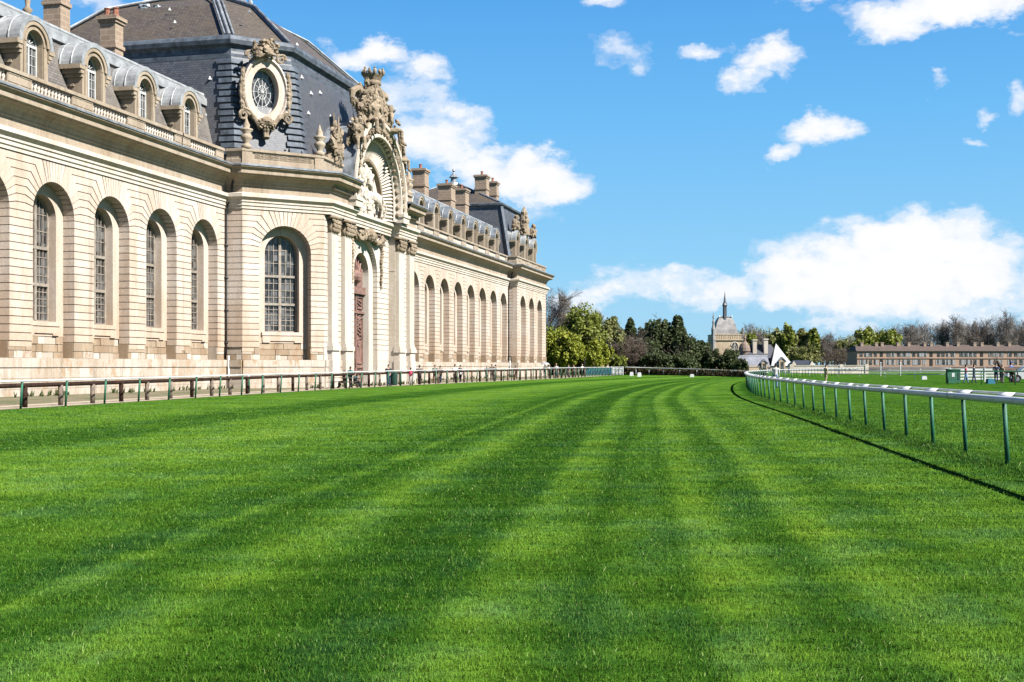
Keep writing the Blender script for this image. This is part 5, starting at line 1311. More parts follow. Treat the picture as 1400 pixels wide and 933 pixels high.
# small posts and signs near the rails
x, y = W(339.5, ZF(339, -.6)); b_ = thing('marker_post', 'short dark green bollard with a pale top in front of the outer rail', 'bollard', (x, y, 0))
u = MB(); u.lathe([(.1, 0), (.1, .78), (.08, .82)], (x, y, 0), 10); u.build('post', M['post_green'], b_, True); u = MB(); u.lathe([(.1, .82), (.11, .86), (.11, .98), (.06, 1.02)], (x, y, 0), 10); u.build('cap', M['rail_white'], b_, True)
x, y = W(538, ZF(538, 2.5)); b_ = thing('litter_bin', 'dark green litter bin standing right of the person in a black jacket', 'bin', (x, y, 0))
u = MB(); u.lathe([(.26, .05), (.3, .1), (.33, .85), (.35, .9), (.35, .95)], (x, y, 0), 12); u.build('drum', cloth((.012, .065, .045)), b_, True); u = MB(); u.lathe([(.36, .95), (.3, 1.06), (.05, 1.12)], (x, y, 0), 12); u.build('lid', cloth((.012, .065, .045)), b_, True)
x, y = W(799.5, ZF(799, 5)); u = MB(); u.tube([(x, y, 0), (x, y, 1.5), (x, y, 2.55)], [.09, .075, .06], 8); u.lathe([(.14, 2.5), (.16, 2.6), (.05, 2.68)], (x, y, 0), 8)
tag(u.build('pole', M['iron']), 'dark slim pole standing under the spring trees behind the outer rail', 'pole')
for px, lab in ((857, 'left pale wooden post of the pair beside the hedge end'), (862.5, 'right pale wooden post of the pair beside the hedge end')):
    x, y = W(px, 212); u = MB(); u.tube([(x, y, 0), (x, y, 2.15)], .17, 8); u.box(Fr((x, y), (CA, SA)), -.3, .22, -.1, .1, 1.9, 2.12)
    tag(u.build('post', cloth((.5, .4, .29)) ), lab, 'post', 'pale posts by the hedge')
x, y = W(845.5, 214); rs = thing('round_sign', 'round white sign on a thin pole above the white gate', 'sign', (x, y, 0)); F = Fr((x, y), (CA, SA))
u = MB(); u.prism(F, [(.34*math.cos(2*PI*k/16), 1.95+.34*math.sin(2*PI*k/16)) for k in range(16)], 0, .03); u.build('disc', M['rail_white'], rs); u = MB(); u.tube([(x, y, 0), (x, y, 1.95)], .04, 6); u.build('pole', M['iron'], rs)
# blue barrier panels and white gate at the end of the outer rail
for i in range(8):
    px = 801+i*4.7; z = float(np.interp(px, [740, 852], [139.7, 203]))+1.0; x, y = W(px, z); F = Fr((x, y), (CA, SA))
    br = thing('barrier_panel', '%s blue slatted barrier panel from the left in the row behind the outer rail' % ('first second third fourth fifth sixth seventh eighth'.split()[i]), 'barrier', (x, y, 0), 'blue barrier panels')
    u = MB(); w_ = 4.2*z/FPX/2
    for s in (-1, 1): u.tube([F.P(s*w_, 0, 0), F.P(s*w_, 0, 1.25)], .05, 6)
    for zz in (.2, 1.2): u.tube([F.P(-w_, 0, zz), F.P(w_, 0, zz)], .04, 6)
    u.build('frame', M['post_green'], br); u = MB()
    for k in range(4): u.box(F, -w_+.05+k*w_*.48, -w_+.05+k*w_*.48+w_*.36, -.02, .02, .25, 1.15)
    u.build('slats', M['blue_panel'], br)
x, y = W(844, 201); gt = thing('white_gate', 'white plank gate where the outer rail meets the hedge', 'gate', (x, y, 0)); F = Fr((x, y), (CA, SA))
u = MB()
for k in range(5): u.box(F, -.8+k*.32, -.8+k*.32+.22, -.03, .03, .08, 1.3)
u.build('boards', M['rail_white'], gt); u = MB(); u.box(F, -.85, .85, .03, .07, .3, .42); u.box(F, -.85, .85, .03, .07, 1.0, 1.12); u.build('crossbar', M['rail_white'], gt)
for s in (-1, 1): u = MB(); u.box(F, s*.95-.08, s*.95+.08, -.08, .08, 0, 1.45); u.build('post', M['rail_white'], gt)
for px, z, lab in ((863.5, 185, 'small white track marker nearest the white gate'), (874, 172, 'small white track marker at the left end of the hedge'), (1263.5, 138, 'small white track marker on the infield before the low white rails'), (946, 168, 'small white track marker at the middle of the hedge')):
    x, y = W(px, z); u = MB(); F = Fr((x, y), (CA, SA)); h = .62 if px < 880 else .4; u.prism(F, [(-.3, 0), (.3, 0), (.26, h*.8), (.18, h), (-.18, h), (-.26, h*.8)], -.16, .16)
    tag(u.build('track_marker', M['rail_white']), lab, 'marker', 'white track markers')

# ------------------------------------------------------------------ infield rails, stall, horse and car on the right
def low_rail(pts, heights, label, step, mt='rail_white', r=.055, pm_='rail_white'):
    t = thing('infield_rail', label, 'rail', (pts[0][0], pts[0][1], 0)); u = MB()
    for h in heights: u.tube([(p[0], p[1], h) for p in pts], r, 6)
    u.build('rail', M[mt], t, True)
    for q in along([(p[0], p[1]) for p in pts], step)[:60]:
        u = MB(); u.tube([(q[0], q[1], 0), (q[0], q[1], max(heights)+.02)], r*.75, 6); u.build('post', M[pm_], t, True)
low_rail(smoothpts([W(1048, 185), W(1110, 160), (W(1190, 148)), W(1300, 140)], 8), (.95, .55), 'low white double rail crossing the infield grass', 4.0)
low_rail(smoothpts([W(1040, 225), W(1110, 218), W(1200, 210), W(1300, 205)], 6), (1.15, .8), 'further white rail before the pale park wall', 5.0)
for px in (1204, 1231):
    x, y = W(px, 190); u = MB(); u.tube([(x, y, 0), (x, y, 2.0)], .09, 6); u.lathe([(.12, 1.96), (.13, 2.05), (.04, 2.12)], (x, y, 0), 8)
    tag(u.build('white_post', M['rail_white']), 'tall white post %s behind the infield rails' % ('left of the pair' if px == 1204 else 'right of the pair'), 'post', 'tall white posts')
low_rail(smoothpts([W(1296, 101), W(1340, 100), W(1400, 99), W(1480, 98)], 5), (1.12,), 'dark green rail fence before the horse and the white car', 2.6, 'post_green', .06, 'post_green')
x, y = W(1344, 118); wf = thing('barred_fence', 'white fence of four horizontal planks behind the walking people', 'fence', (x, y, 0)); F = Fr((x, y), (CA, SA))
for k in range(4): u = MB(); u.box(F, -3.4, 1.9, -.03, .03, .22+k*.3, .4+k*.3); u.build('plank', M['rail_white'], wf)
for k in range(4): u = MB(); u.box(F, -3.3+k*1.7, -3.2+k*1.7, .03, .11, 0, 1.4); u.build('post', M['rail_white'], wf)
for px, lab, z in ((1300, 'green wooden stall with a white notice', 106), (1308, 'dark green cabinet right of the green stall', 107)):
    x, y = W(px, z); st = thing('equipment_box', lab, 'stall', (x, y, 0)); F = Fr((x, y), (CA, SA)); w_ = .3 if px == 1300 else .22
    u = MB(); u.box(F, -w_, w_, -.3, .3, .06, 1.22); u.box(F, -w_-.03, -w_+.04, -.33, -.27, 0, 1.25); u.box(F, w_-.04, w_+.03, -.33, -.27, 0, 1.25); u.build('cabinet', M['post_green'], st)
    u = MB(); u.prism(Fr((x, y), (CA, SA)), [(-w_-.06, 1.22), (w_+.06, 1.22), (w_+.04, 1.27), (-w_-.04, 1.3)], -.36, .36); u.build('top', M['post_green'], st)
    u = MB(); u.box(F, -.02, w_-.08, .3, .32, .6 if px == 1300 else .35, .95); u.build('notice', M['rail_white'] if px == 1300 else cloth((.01, .05, .045)), st)
x, y = W(1354, 106); u = MB(); F = Fr((x, y), (CA, SA)); u.prism(F, [(-.3, 0), (.35, 0), (.25, .42), (-.28, .45)], -.25, .25); u.tube([F.P(-.2, 0, .44), F.P(0, 0, .56), F.P(.18, 0, .42)], .02, 5)
tag(u.build('kit_bag', cloth((.02, .2, .3))), 'teal kit bag lying on the grass by the white barred fence', 'bag')
J, E = horse_joints(.95); me, tg = grow('horse', J, E, 1); ms = {'coat': plain('bay_coat', (.07, .03, .016), .85), 'mane': plain('black_mane', (.02, .015, .012), .6)}
for k in ms: me.materials.append(ms[k])
me.materials.clear(); [me.materials.append(v) for v in ms.values()]; me.polygons.foreach_set('material_index', [list(ms).index(t) for t in tg]); me.polygons.foreach_set('use_smooth', [True]*len(me.polygons))
o = bpy.data.objects.new('horse', me); COL.objects.link(o); x, y = W(1377, 110.5); o.location = (x, y, 0); o.rotation_euler = (0, 0, YAW+R_(20)); tag(o, 'bay brown horse standing behind the dark green rail', 'horse')
u = MB(); [u.ell((-.72-.05*k*1.6, 0, 1.62+.095*k), (.07, .03, .11), 6, 5) for k in range(6)]; [u.ell((-1.2, s*.07, 2.24), (.03, .03, .09), 6, 5) for s in (-1, 1)]; q = u.build('mane', ms['mane'], None, True); q.parent = o

def car(px, z, rz, label, paint):
    x, y = W(px, z); c = thing('parked_car', label, 'car', (0, 0, 0)); bm_ = MB(); F = Fr((0, 0), (1, 0), (0, 1))
    pm = plain('car_paint', paint, .25, 0, .03); cg = M['glass']
    low = [(-2.15, .32), (2.1, .32), (2.18, .6), (2.1, .86), (1.15, 1.0), (-2.1, 1.02), (-2.2, .7)]
    def arch(cx): return [(cx+.4*math.cos(R_(t)), .34+.4*math.sin(R_(t))) for t in range(0, 181, 20)]
    lo = [(-2.15, .34)]+arch(-1.35)[::-1]+arch(1.3)[::-1]+low[2:]
    lo[0] = (-2.15, .34); bm_.prism(F, lo, -.86, .86)
    bm_.prism(F, [(-2.08, 1.0), (1.1, 1.0), (.45, 1.52), (.2, 1.6), (-1.7, 1.62), (-1.98, 1.5)], -.74, .74)
    bm_.build('body', pm, c)
    g_ = MB()
    for s in (-1, 1):
        for p in ([(.0, 1.06), (.82, 1.06), (.38, 1.46), (.0, 1.5)], [(-.95, 1.06), (-.08, 1.06), (-.08, 1.5), (-.95, 1.52)], [(-1.85, 1.06), (-1.05, 1.06), (-1.05, 1.52), (-1.75, 1.5)]):
            a, b = sorted((s*.735, s*.752)); g_.prism(F, p, a, b)
    g_.add([(1.08, -.64, 1.05), (1.08, .64, 1.05), (.49, .6, 1.52), (.49, -.6, 1.52), (1.02, -.64, 1.03), (1.02, .64, 1.03), (.42, .6, 1.5), (.42, -.6, 1.5)], [(0, 1, 2, 3), (4, 7, 6, 5), (0, 4, 5, 1), (2, 6, 7, 3), (0, 3, 7, 4), (1, 5, 6, 2)])
    g_.build('window', cg, c)
    for cx in (-1.35, 1.3):
        for s in (-1, 1):
            w_ = MB(); pr = [(cx+.33*math.cos(2*PI*k/20), .33+.33*math.sin(2*PI*k/20)) for k in range(20)]; a, b = sorted((s*.66, s*.88)); w_.prism(F, pr, a, b); wo = w_.build('wheel', M['iron'], c)
            w_ = MB(); pr = [(cx+.19*math.cos(2*PI*k/16), .33+.19*math.sin(2*PI*k/16)) for k in range(16)]; a, b = sorted((s*.87, s*.895)); w_.prism(F, pr, a, b); w_.build('rim', M['lead'], wo)
    for s in (-1, 1):
        h = MB(); h.ell((2.1, s*.62, .74), (.1, .17, .09), 8, 6); h.build('headlight', M['rail_white'], c, True); h = MB(); h.box(F, -2.21, -2.1, s*.68-.1, s*.68+.1, .72, .98); h.build('tail_light', M['terracotta'], c)
    c.location = (x, y, 0); c.rotation_euler = (0, 0, YAW+R_(rz)); return c
car(1407, 114, 172, 'white car parked behind the dark green rail at the edge of the track', (.75, .76, .77))
# ================================================================== FAR BUILDINGS
def far_frame(px, Z): return Fr(W(px, Z), (CA, SA), (SA, -CA))     # faces the track; w towards the viewer
# long brown barracks
Z0 = 400; k = Z0/FPX; F = far_frame(1172, Z0); L = 330*k
bb = thing('barracks_block', 'long low brown two storey block with rows of shuttered windows below the bare woods', 'building', F.P(L/2, 0, 0))
w = MB(); w.box(F, 0, L, -12, 0, -.2, 6.3); w.build('wall', M['brown_brick'], bb)
w = MB(); w.box(F, -.25, L+.25, -.1, .22, 3.92, 4.15); w.box(F, -.3, L+.3, -.1, .3, 6.1, 6.4); w.box(F, -.15, L+.15, -.1, .25, 1.15, 1.4); w.build('string_course', M['brown_brick'], bb)
w = MB(); w.box(F, -.4, L+.4, .05, .5, -.2, 1.1); w.build('plinth', plain('dark_plinth', (.13, .1, .085), .9), bb)
w = MB()
w.quad(F.P(-.5, .5, 6.4), F.P(L+.5, .5, 6.4), F.P(L-.5, -6, 8.5), F.P(1.0, -6, 8.5)); w.quad(F.P(-.5, -12.5, 6.4), F.P(L+.5, -12.5, 6.4), F.P(L-.5, -6, 8.5), F.P(1.0, -6, 8.5))
w.quad(F.P(-.5, .5, 6.4), F.P(-.5, -12.5, 6.4), F.P(1, -6, 8.5)); w.quad(F.P(L+.5, .5, 6.4), F.P(L+.5, -12.5, 6.4), F.P(L-.5, -6, 8.5))
ro = w.build('roof', plain('brown_roof_tiles', (.11, .075, .058), .85, 0, .25, 1.5), bb)
for px in (1184, 1204, 1212, 1234, 1249, 1271, 1280, 1302, 1317, 1340, 1350, 1372, 1388, 1410, 1425, 1447):
    u = (px-1172)*k; w = MB(); w.box(F, u-.45, u+.45, -5.6, -4.4, 7.4, 9.4); w.box(F, u-.55, u+.55, -5.7, -4.3, 9.2, 9.4); w.build('chimney', M['chimney'], ro)
sh = [plain('pale_shutter', (.34, .34, .34), .6), plain('grey_shutter', (.2, .2, .21), .6), M['glass']]
rnd = random.Random(4)
doors = (1205, 1273, 1342, 1412, 1480)
us = []
for a, b, n in ((1174, 1200, 4), (1211, 1267, 8), (1280, 1305, 4), (1311, 1336, 4), (1350, 1372, 3), (1378, 1406, 4), (1418, 1472, 8)):
    for i in range(n): us.append((a+(i+.5)*(b-a)/n-1172)*k)
for u in us:
    for z0, z1 in ((1.75, 3.5), (4.45, 5.85)):
        w = MB(); hw = .52; d_ = rnd.random()
        w.cm = 2; w.box(F, u-hw, u+hw, -.05, .04, z0, z1)
        for s in (-1, 1):
            if rnd.random() < .72:
                w.cm = 0 if u < 40 or rnd.random() < .45 else 1
                a, b = sorted((u+s*(hw*.12 if rnd.random() < .4 else hw), u+s*(hw*.95 if rnd.random() < .4 else hw*1.75))); w.box(F, a, b, .0, .09, z0, z1)
        w.build('window', sh, bb)
for px in doors:
    u = (px-1172)*k; w = MB(); w.box(F, u-.55, u+.55, -.05, .06, 1.1, 3.6); w.build('doorway', M['void'], bb); w = MB(); w.box(F, u-.5, u+.5, -.05, .06, 4.5, 5.9); w.build('window', M['void'], bb)
# pale park wall
F = far_frame(1112, 245); kk = 245/FPX
pw = thing('park_wall', 'low whitewashed park wall with patches of bare stone before the woods', 'wall', F.P(5, 0, 0))
w = MB(); w.box(F, -30*kk, 73*kk, -.5, 0, -.1, 1.55); w.build('wall', M['stone_wallwhite'], pw); w = MB(); w.box(F, -30.5*kk, 73.5*kk, -.6, .1, 1.55, 1.68)
for u in (-30, 38, 73): w.box(F, u*kk-.35, u*kk+.35, -.7, .15, -.1, 1.85)
w.build('coping', M['stone_white'], pw)
w = MB()
for u in (22, 31, 43, 50, 57): w.box(F, u*kk-.12, u*kk+.12, .0, .03, .55, .85)
w.build('wall_opening', M['void'], pw)
# chateau service buildings
Zc = 330; kc = Zc/FPX; F = far_frame(1011, Zc); U = lambda px: (px-1011)*kc; H = lambda py: HZ(py, Zc)
cb = thing('chateau_wing', 'pale stone chateau wing with steep slate roofs and two cream chimneys', 'building', F.P(8, 0, 0))
w = MB(); w.box(F, U(1024), U(1088), -9, 0, -.1, H(500)); w.box(F, U(1011), U(1055), -9, -.6, -.1, H(501)); w.build('wall', M['stone_far'], cb)
w = MB(); w.quad(F.P(U(1010), .1, H(502)), F.P(U(1053), .1, H(502)), F.P(U(1052.7), -3.4, H(486.8)), F.P(U(1012), -3.4, H(486.8))); w.quad(F.P(U(1010), -7, H(502)), F.P(U(1053), -7, H(502)), F.P(U(1052.7), -3.4, H(486.8)), F.P(U(1012), -3.4, H(486.8)))
w.quad(F.P(U(1053), .1, H(502)), F.P(U(1053), -7, H(502)), F.P(U(1052.7), -3.4, H(486.8)))
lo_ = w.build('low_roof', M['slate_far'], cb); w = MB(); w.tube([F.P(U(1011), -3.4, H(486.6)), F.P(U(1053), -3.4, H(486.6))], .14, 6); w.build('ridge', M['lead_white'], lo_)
w = MB(); w.quad(F.P(U(1024), -5, H(492)), F.P(U(1074), -5, H(492)), F.P(U(1063.5), -9, H(470.5)), F.P(U(1036), -9, H(470.5))); w.quad(F.P(U(1024), -13, H(492)), F.P(U(1074), -13, H(492)), F.P(U(1063.5), -9, H(470.5)), F.P(U(1036), -9, H(470.5)))
w.quad(F.P(U(1024), -5, H(492)), F.P(U(1024), -13, H(492)), F.P(U(1036), -9, H(470.5))); w.box(F, U(1025), U(1073), -13, -5, 0, H(492))
w.build('main_roof', M['slate_dark_shade'], cb)  # roof in shade, the shade put into its colour
for a, b, t in ((1036, 1041.5, 463.5), (1051.5, 1057, 462.5)):
    w = MB(); w.box(F, U(a), U(b), -8.5, -6.6, H(484), H(t)); w.box(F, U(a)-.15, U(b)+.15, -8.65, -6.45, H(t)-.35, H(t)); w.build('chimney', M['stone_white'], cb)
ap = F.P(U(1064.3), -3.2, H(469.5)); b4 = [F.P(U(1054), .3, H(500.5)), F.P(U(1084), .3, H(500)), F.P(U(1082), -6.5, H(500)), F.P(U(1056), -6.5, H(500.5))]
w = MB(); w.quad(b4[0], b4[1], ap); w.build('pyramid_roof', M['slate_sunlit'], cb); w = MB(); w.quad(b4[1], b4[2], ap); w.quad(b4[2], b4[3], ap); w.quad(b4[3], b4[0], ap); w.build('roof_slope', M['slate_dark_shade'], cb)  # lit front face and shaded slopes get separate colours
def gable(u0, u1, z0, ze, za, w0):
    m = MB(); uc = (u0+u1)/2; m.prism(F, [(u0, z0), (u1, z0), (u1, ze), (uc, za), (u0, ze)], w0-2.2, w0); o = m.build('gable_dormer', M['stone_far'], cb)
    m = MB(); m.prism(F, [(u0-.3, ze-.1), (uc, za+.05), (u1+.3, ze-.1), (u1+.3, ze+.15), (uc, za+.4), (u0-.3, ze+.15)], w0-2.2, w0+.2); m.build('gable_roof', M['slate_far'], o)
    m = MB(); m.box(F, uc-.42, uc-.06, w0-.02, w0+.06, z0+.1, ze-.05); m.box(F, uc+.06, uc+.42, w0-.02, w0+.06, z0+.1, ze-.05); m.build('window', M['glass'], o)
gable(U(1064.5), U(1073), H(506), H(494.5), H(490), .7); gable(U(1041), U(1048.5), H(504), H(497), H(493.5), .4)
w = MB(); c = F.P(U(1026), -8, 0); w.lathe([(1.5, 0), (1.5, H(481)), (1.75, H(480)), (1.6, H(475)), (1.2, H(470)), (.5, H(467)), (.35, H(466)), (.35, H(462)), (.45, H(461.5)), (.2, H(458)), (.03, H(455))], c, 14); w.build('domed_turret', plain('brown_dome', (.24, .17, .13), .8), cb)
w = MB()
for px in (1033, 1038, 1052, 1057): w.box(F, U(px)-.25, U(px)+.25, -.02 if px > 1040 else -.65, .05 if px > 1040 else -.55, .6, H(502)-.25)
w.build('window', M['glass'], cb)
F2 = far_frame(1098, 300); w = MB(); q = 300/FPX; hs = thing('gate_lodge', 'small low lodge with dark roof and two pale gables left of the park wall', 'house', F2.P(0, 0, 0))
w.box(F2, -15*q, 16*q, -5, 0, -.1, 1.9); w.build('wall', M['stone_wallwhite'], hs); w = MB(); w.quad(F2.P(-15*q, .2, 1.85), F2.P(15*q, .2, 1.85), F2.P(11*q, -2.5, 2.9), F2.P(-11*q, -2.5, 2.9)); w.quad(F2.P(-15*q, -5.2, 1.85), F2.P(15*q, -5.2, 1.85), F2.P(11*q, -2.5, 2.9), F2.P(-11*q, -2.5, 2.9)); w.build('roof', M['slate_dark_shade'], hs)
for u in (-13, 12): w = MB(); w.prism(F2, [((u-3)*q, 0), ((u+3)*q, 0), ((u+3)*q, 1.9), (u*q, 2.75), ((u-3)*q, 1.9)], -1.5, .3); w.build('gable', M['stone_wallwhite'], hs)
# chapel with its slender spire
Zh = 420; kh = Zh/FPX; F = far_frame(995, Zh); U = lambda px: (px-995)*kh; H = lambda py: HZ(py, Zh)
ch = thing('chapel', 'cream stone chapel with curved grey roof and slender dark spire rising behind the yews', 'chapel', F.P(0, 0, 0))
a, b = U(975.5), U(1015.5)
w = MB(); w.box(F, a, b, -11, 0, -.1, H(464)); w.build('wall', M['stone_far'], ch)
w = MB(); w.box(F, a-.35, b+.35, -11.3, .35, H(465.5), H(463.8)); w.box(F, a-.15, b+.15, -11.1, .15, H(463.8), H(458.2)); w.box(F, a-.3, b+.3, -11.2, .3, H(458.2), H(457.2))
for i in range(16): w.box(F, a+.3+i*(b-a)/16.2, a+.5+i*(b-a)/16.2, .15, .24, H(463), H(458.6))
w.build('parapet', M['stone_far'], ch)
prof = [(457.5, 16.0), (450, 14.6), (443, 12.7), (438, 10.9), (434.5, 9.0), (433.2, 8.0)]
w = MB(); rings = []
for py, hw in prof:
    e = hw*kh; d = e*.98; rings.append([F.P(U(994.3)-e, -5.5+d, H(py)), F.P(U(994.3)+e, -5.5+d, H(py)), F.P(U(994.3)+e, -5.5-d, H(py)), F.P(U(994.3)-e, -5.5-d, H(py))])
for r0, r1 in zip(rings[:-1], rings[1:]):
    for i in range(4): w.quad(r0[i], r0[(i+1) % 4], r1[(i+1) % 4], r1[i])
w.quad(*rings[-1]); ro = w.build('roof', plain('streaked_lead_roof', (.29, .275, .265), .6, 0, .25, .8), ch)
w = MB()
for s in (-1, 1): w.tube([F.P(U(994.3)+s*8.4*kh, -3.3, H(433)), F.P(U(994.3)+s*8.6*kh, -3.3, H(430.5))], [.35, .1], 6)
w.tube([F.P(U(986), -3.4, H(432.8)), F.P(U(1002.6), -3.4, H(432.8))], .2, 6)
w.build('ridge_crest', M['lead'], ro)
c = F.P(U(993.3), -3.5, 0); w = MB(); w.lathe([(.75, H(443)), (.62, H(434)), (.55, H(419)), (.8, H(418)), (.95, H(417)), (.8, H(416.2)), (.52, H(414)), (.35, H(409)), (.13, H(402)), (.02, H(397.5))], c, 8)
for kq in range(6):
    t = kq*PI/3+.3; w.tube([(c[0]+.7*math.cos(t), c[1]+.7*math.sin(t), H(417)), (c[0]+.62*math.cos(t), c[1]+.62*math.sin(t), H(412.5))], [.13, .02], 5); w.tube([(c[0]+.62*math.cos(t), c[1]+.62*math.sin(t), H(441)), (c[0]+.6*math.cos(t), c[1]+.6*math.sin(t), H(418))], .1, 5)
w.build('spire', plain('dark_spire_lead', (.10, .11, .13), .5), ch)
c = F.P(a, -.2, 0); w = MB(); w.lathe([(.8, 0), (.75, H(470)), (.85, H(464)), (.7, H(458)), (.75, H(450)), (.5, H(447)), (.35, H(444)), (.42, H(440)), (.2, H(437)), (.33, H(434)), (.18, H(431)), (.02, H(427))], c, 8); w.build('pinnacle', plain('grey_pinnacle', (.3, .29, .28), .8), ch)
c = F.P(b, -.2, 0); w = MB(); w.lathe([(.55, H(466)), (.55, H(456)), (.4, H(453)), (.28, H(449)), (.05, H(447.5))], c, 8); w.build('pinnacle', plain('dark_pinnacle', (.15, .14, .13), .8), ch)
w = MB(); uc = U(1004.3); e = 4.4*kh; w.prism(F, [(uc+e, H(489))]+arcp(e, 0, 180, 12, uc, H(473))+[(uc-e, H(489))], -.02, .03); w.cm = 1
for pts in ([F.P(uc, .08, H(489)), F.P(uc, .08, H(468.8))], [F.P(uc-e, .08, H(478)), F.P(uc+e, .08, H(478))]): w.tube(pts, .12, 5)
cc = arcp(e+.1, 0, 180, 12, uc, H(473)); w.tube([F.P(u, .05, z) for u, z in cc], .2, 5)
for s in (-1, 1): w.tube([F.P(uc+s*e*.5, .08, H(489)), F.P(uc+s*e*.5, .08, H(474)), F.P(uc, .08, H(470))], .07, 5)
w.build('window', [M['glass'], M['stone_white']], ch)

# ================================================================== TREES
def crown_mesh(seed, n, leaf, clumps, mt, bare=0.0, squash=1.0, cone=False, name='crown', top_open=.0):
    """leaf-sized faces scattered in clumps through a unit crown: radius 1, z 0..1 (scaled by the tree)"""
    rng = np.random.default_rng(seed)
    if cone:
        zc = rng.random(clumps)**1.1; rr = (1-zc)**.75*.95*np.sqrt(rng.random(clumps)*.7+.3); th = rng.random(clumps)*2*np.pi
        C = np.stack([rr*np.cos(th), rr*np.sin(th), zc*.96], 1); R = .13+.17*(1-zc)
    else:
        d = rng.normal(size=(clumps, 3)); d /= np.linalg.norm(d, axis=1)[:, None]
        r = rng.random(clumps)**.4*.78; C = d*r[:, None]; C[:, 2] = C[:, 2]*.5+.5; C[:, 2] -= .06*rng.random(clumps)
        low = C[:, 2] < .35; C[low, :2] *= (.7+.6*rng.random(low.sum()))[:, None]
        R = rng.uniform(.14, .3, clumps)
    k = rng.integers(0, clumps, n); q = rng.normal(size=(n, 3)); q /= np.linalg.norm(q, axis=1)[:, None]
    q *= (rng.random(n)**.45)[:, None]; sc = R[k][:, None]*np.array([1, 1, .55*squash])
    P_ = C[k]+q*sc
    a = rng.normal(size=(n, 3)); a /= np.linalg.norm(a, axis=1)[:, None]; b = rng.normal(size=(n, 3)); b -= (a*b).sum(1)[:, None]*a; b /= np.linalg.norm(b, axis=1)[:, None]
    s = (leaf*rng.uniform(.6, 1.3, n))[:, None]
    return P_, a*s, b*s
def make_tree(px, Z, top, width, label, kind, seed, n=5200, base=0.0, trunk=.22, leaf=None, bare=0.0, group='trees beyond the track', cone=False, clumps=60, dx=0, low=.15):
    x, y = W(px, Z); H_ = HZ(top, Z); R = width*Z/FPX/2
    t = thing('tree' if not cone else 'yew_tree', label, 'tree', (x, y, 0), group)
    rnd = random.Random(seed); z0 = H_*low; ch_ = H_-z0
    kb = 'bark_grey' if kind in ('leaf_greytwig', 'leaf_brown') else 'bark'
    tk = MB(); r0 = max(.16, H_*.022); lean = rnd.uniform(-.03, .03)
    def xyz(u, v, w): return (x+u, y+v, w)
    tk.tube([xyz(0, 0, -.1), xyz(lean*H_*.3, 0, H_*.25), xyz(lean*H_*.6, lean*H_*.3, H_*.55), xyz(lean*H_, 0, H_*.88)], [r0*1.3, r0, r0*.62, r0*.15], 7)
    def limb(p, d, L, r, depth):
        q = p+d*L*.5+Vector((rnd.uniform(-.1, .1)*L, rnd.uniform(-.1, .1)*L, .05*L)); e = p+d*L+Vector((0, 0, .12*L))
        tk.tube([p, q, e], [r, r*.7, r*.32], 5 if depth == 0 else 4, False)
        if depth < (3 if bare else 2) and L > .5:
            for _ in range(4 if bare else 3):
                f = rnd.uniform(.4, 1); b0 = p.lerp(e, f); nd_ = (d+Vector((rnd.gauss(0, .55), rnd.gauss(0, .55), rnd.gauss(.15, .4)))).normalized(); limb(b0, nd_, L*rnd.uniform(.42, .65), r*.45, depth+1)
    for i in range(11 if bare else 8):
        f = rnd.uniform(.28, .85); a = rnd.uniform(0, 2*PI); up_ = rnd.uniform(.25, .9) if not cone else rnd.uniform(.0, .3)
        d = Vector((math.cos(a), math.sin(a), up_)).normalized(); limb(Vector(xyz(lean*H_*f, 0, H_*f)), d, R*rnd.uniform(.55, .95)*(1.1-f*.5 if not cone else 1-f), r0*.5*(1.2-f), 0)
    tk.build('trunk', M[kb], t, fixn=False)
    lf = leaf or .3
    P_, A, B = crown_mesh(seed, n, 1, clumps, None, cone=cone)
    P_ = P_*np.array([R, R, ch_])+np.array([0, 0, z0]); A = A*lf; B = B*lf
    if bare: A = A*1.9; B = B*.1
    V = np.stack([P_-A, P_+B*.8, P_+A, P_-B*.8], 1).reshape(-1, 3)
    V[:, 2] = np.maximum(V[:, 2], .05)
    me = bpy.data.meshes.new('crown'); me.from_pydata(V.tolist(), [], np.arange(4*n).reshape(-1, 4).tolist()); me.materials.append(M[kind]); me.update()
    o = bpy.data.objects.new('crown', me); COL.objects.link(o); o.parent = t
    return t
T = make_tree
# spring green trees past the end of the palace
T(768, 236, 386, 66, 'tall bare grey tree rising right behind the palace corner', 'leaf_greytwig', 1, 5200, bare=1, leaf=.42, low=.25, clumps=80)
T(756, 205, 432, 62, 'yellow green tree against the palace corner', 'leaf_spring', 2, 9000, leaf=.2, low=.0, clumps=75)
T(796, 216, 411, 84, 'tallest spring green tree of the group beside the palace', 'leaf_mid', 3, 12000, leaf=.22, low=.02, clumps=95)
T(776, 202, 447, 50, 'low bright yellow green tree in front of the tallest spring tree', 'leaf_spring', 4, 7000, leaf=.19, low=.0, clumps=60)
T(815, 203, 455, 42, 'bushy light green tree left of the bare brown tree', 'leaf_spring', 5, 6500, leaf=.18, low=0, clumps=55)
T(832, 226, 425, 50, 'olive budding tree between the spring trees and the dark conifer', 'leaf_olive', 6, 7000, leaf=.24, low=.05, clumps=60)
T(828, 205, 462, 32, 'small bright green shrub tree beside the blue barrier', 'leaf_spring', 7, 4200, leaf=.18, low=0, clumps=40)
T(812, 240, 418, 44, 'thin half bare tree behind the olive tree', 'leaf_greytwig', 8, 3600, bare=1, leaf=.4, low=.25)
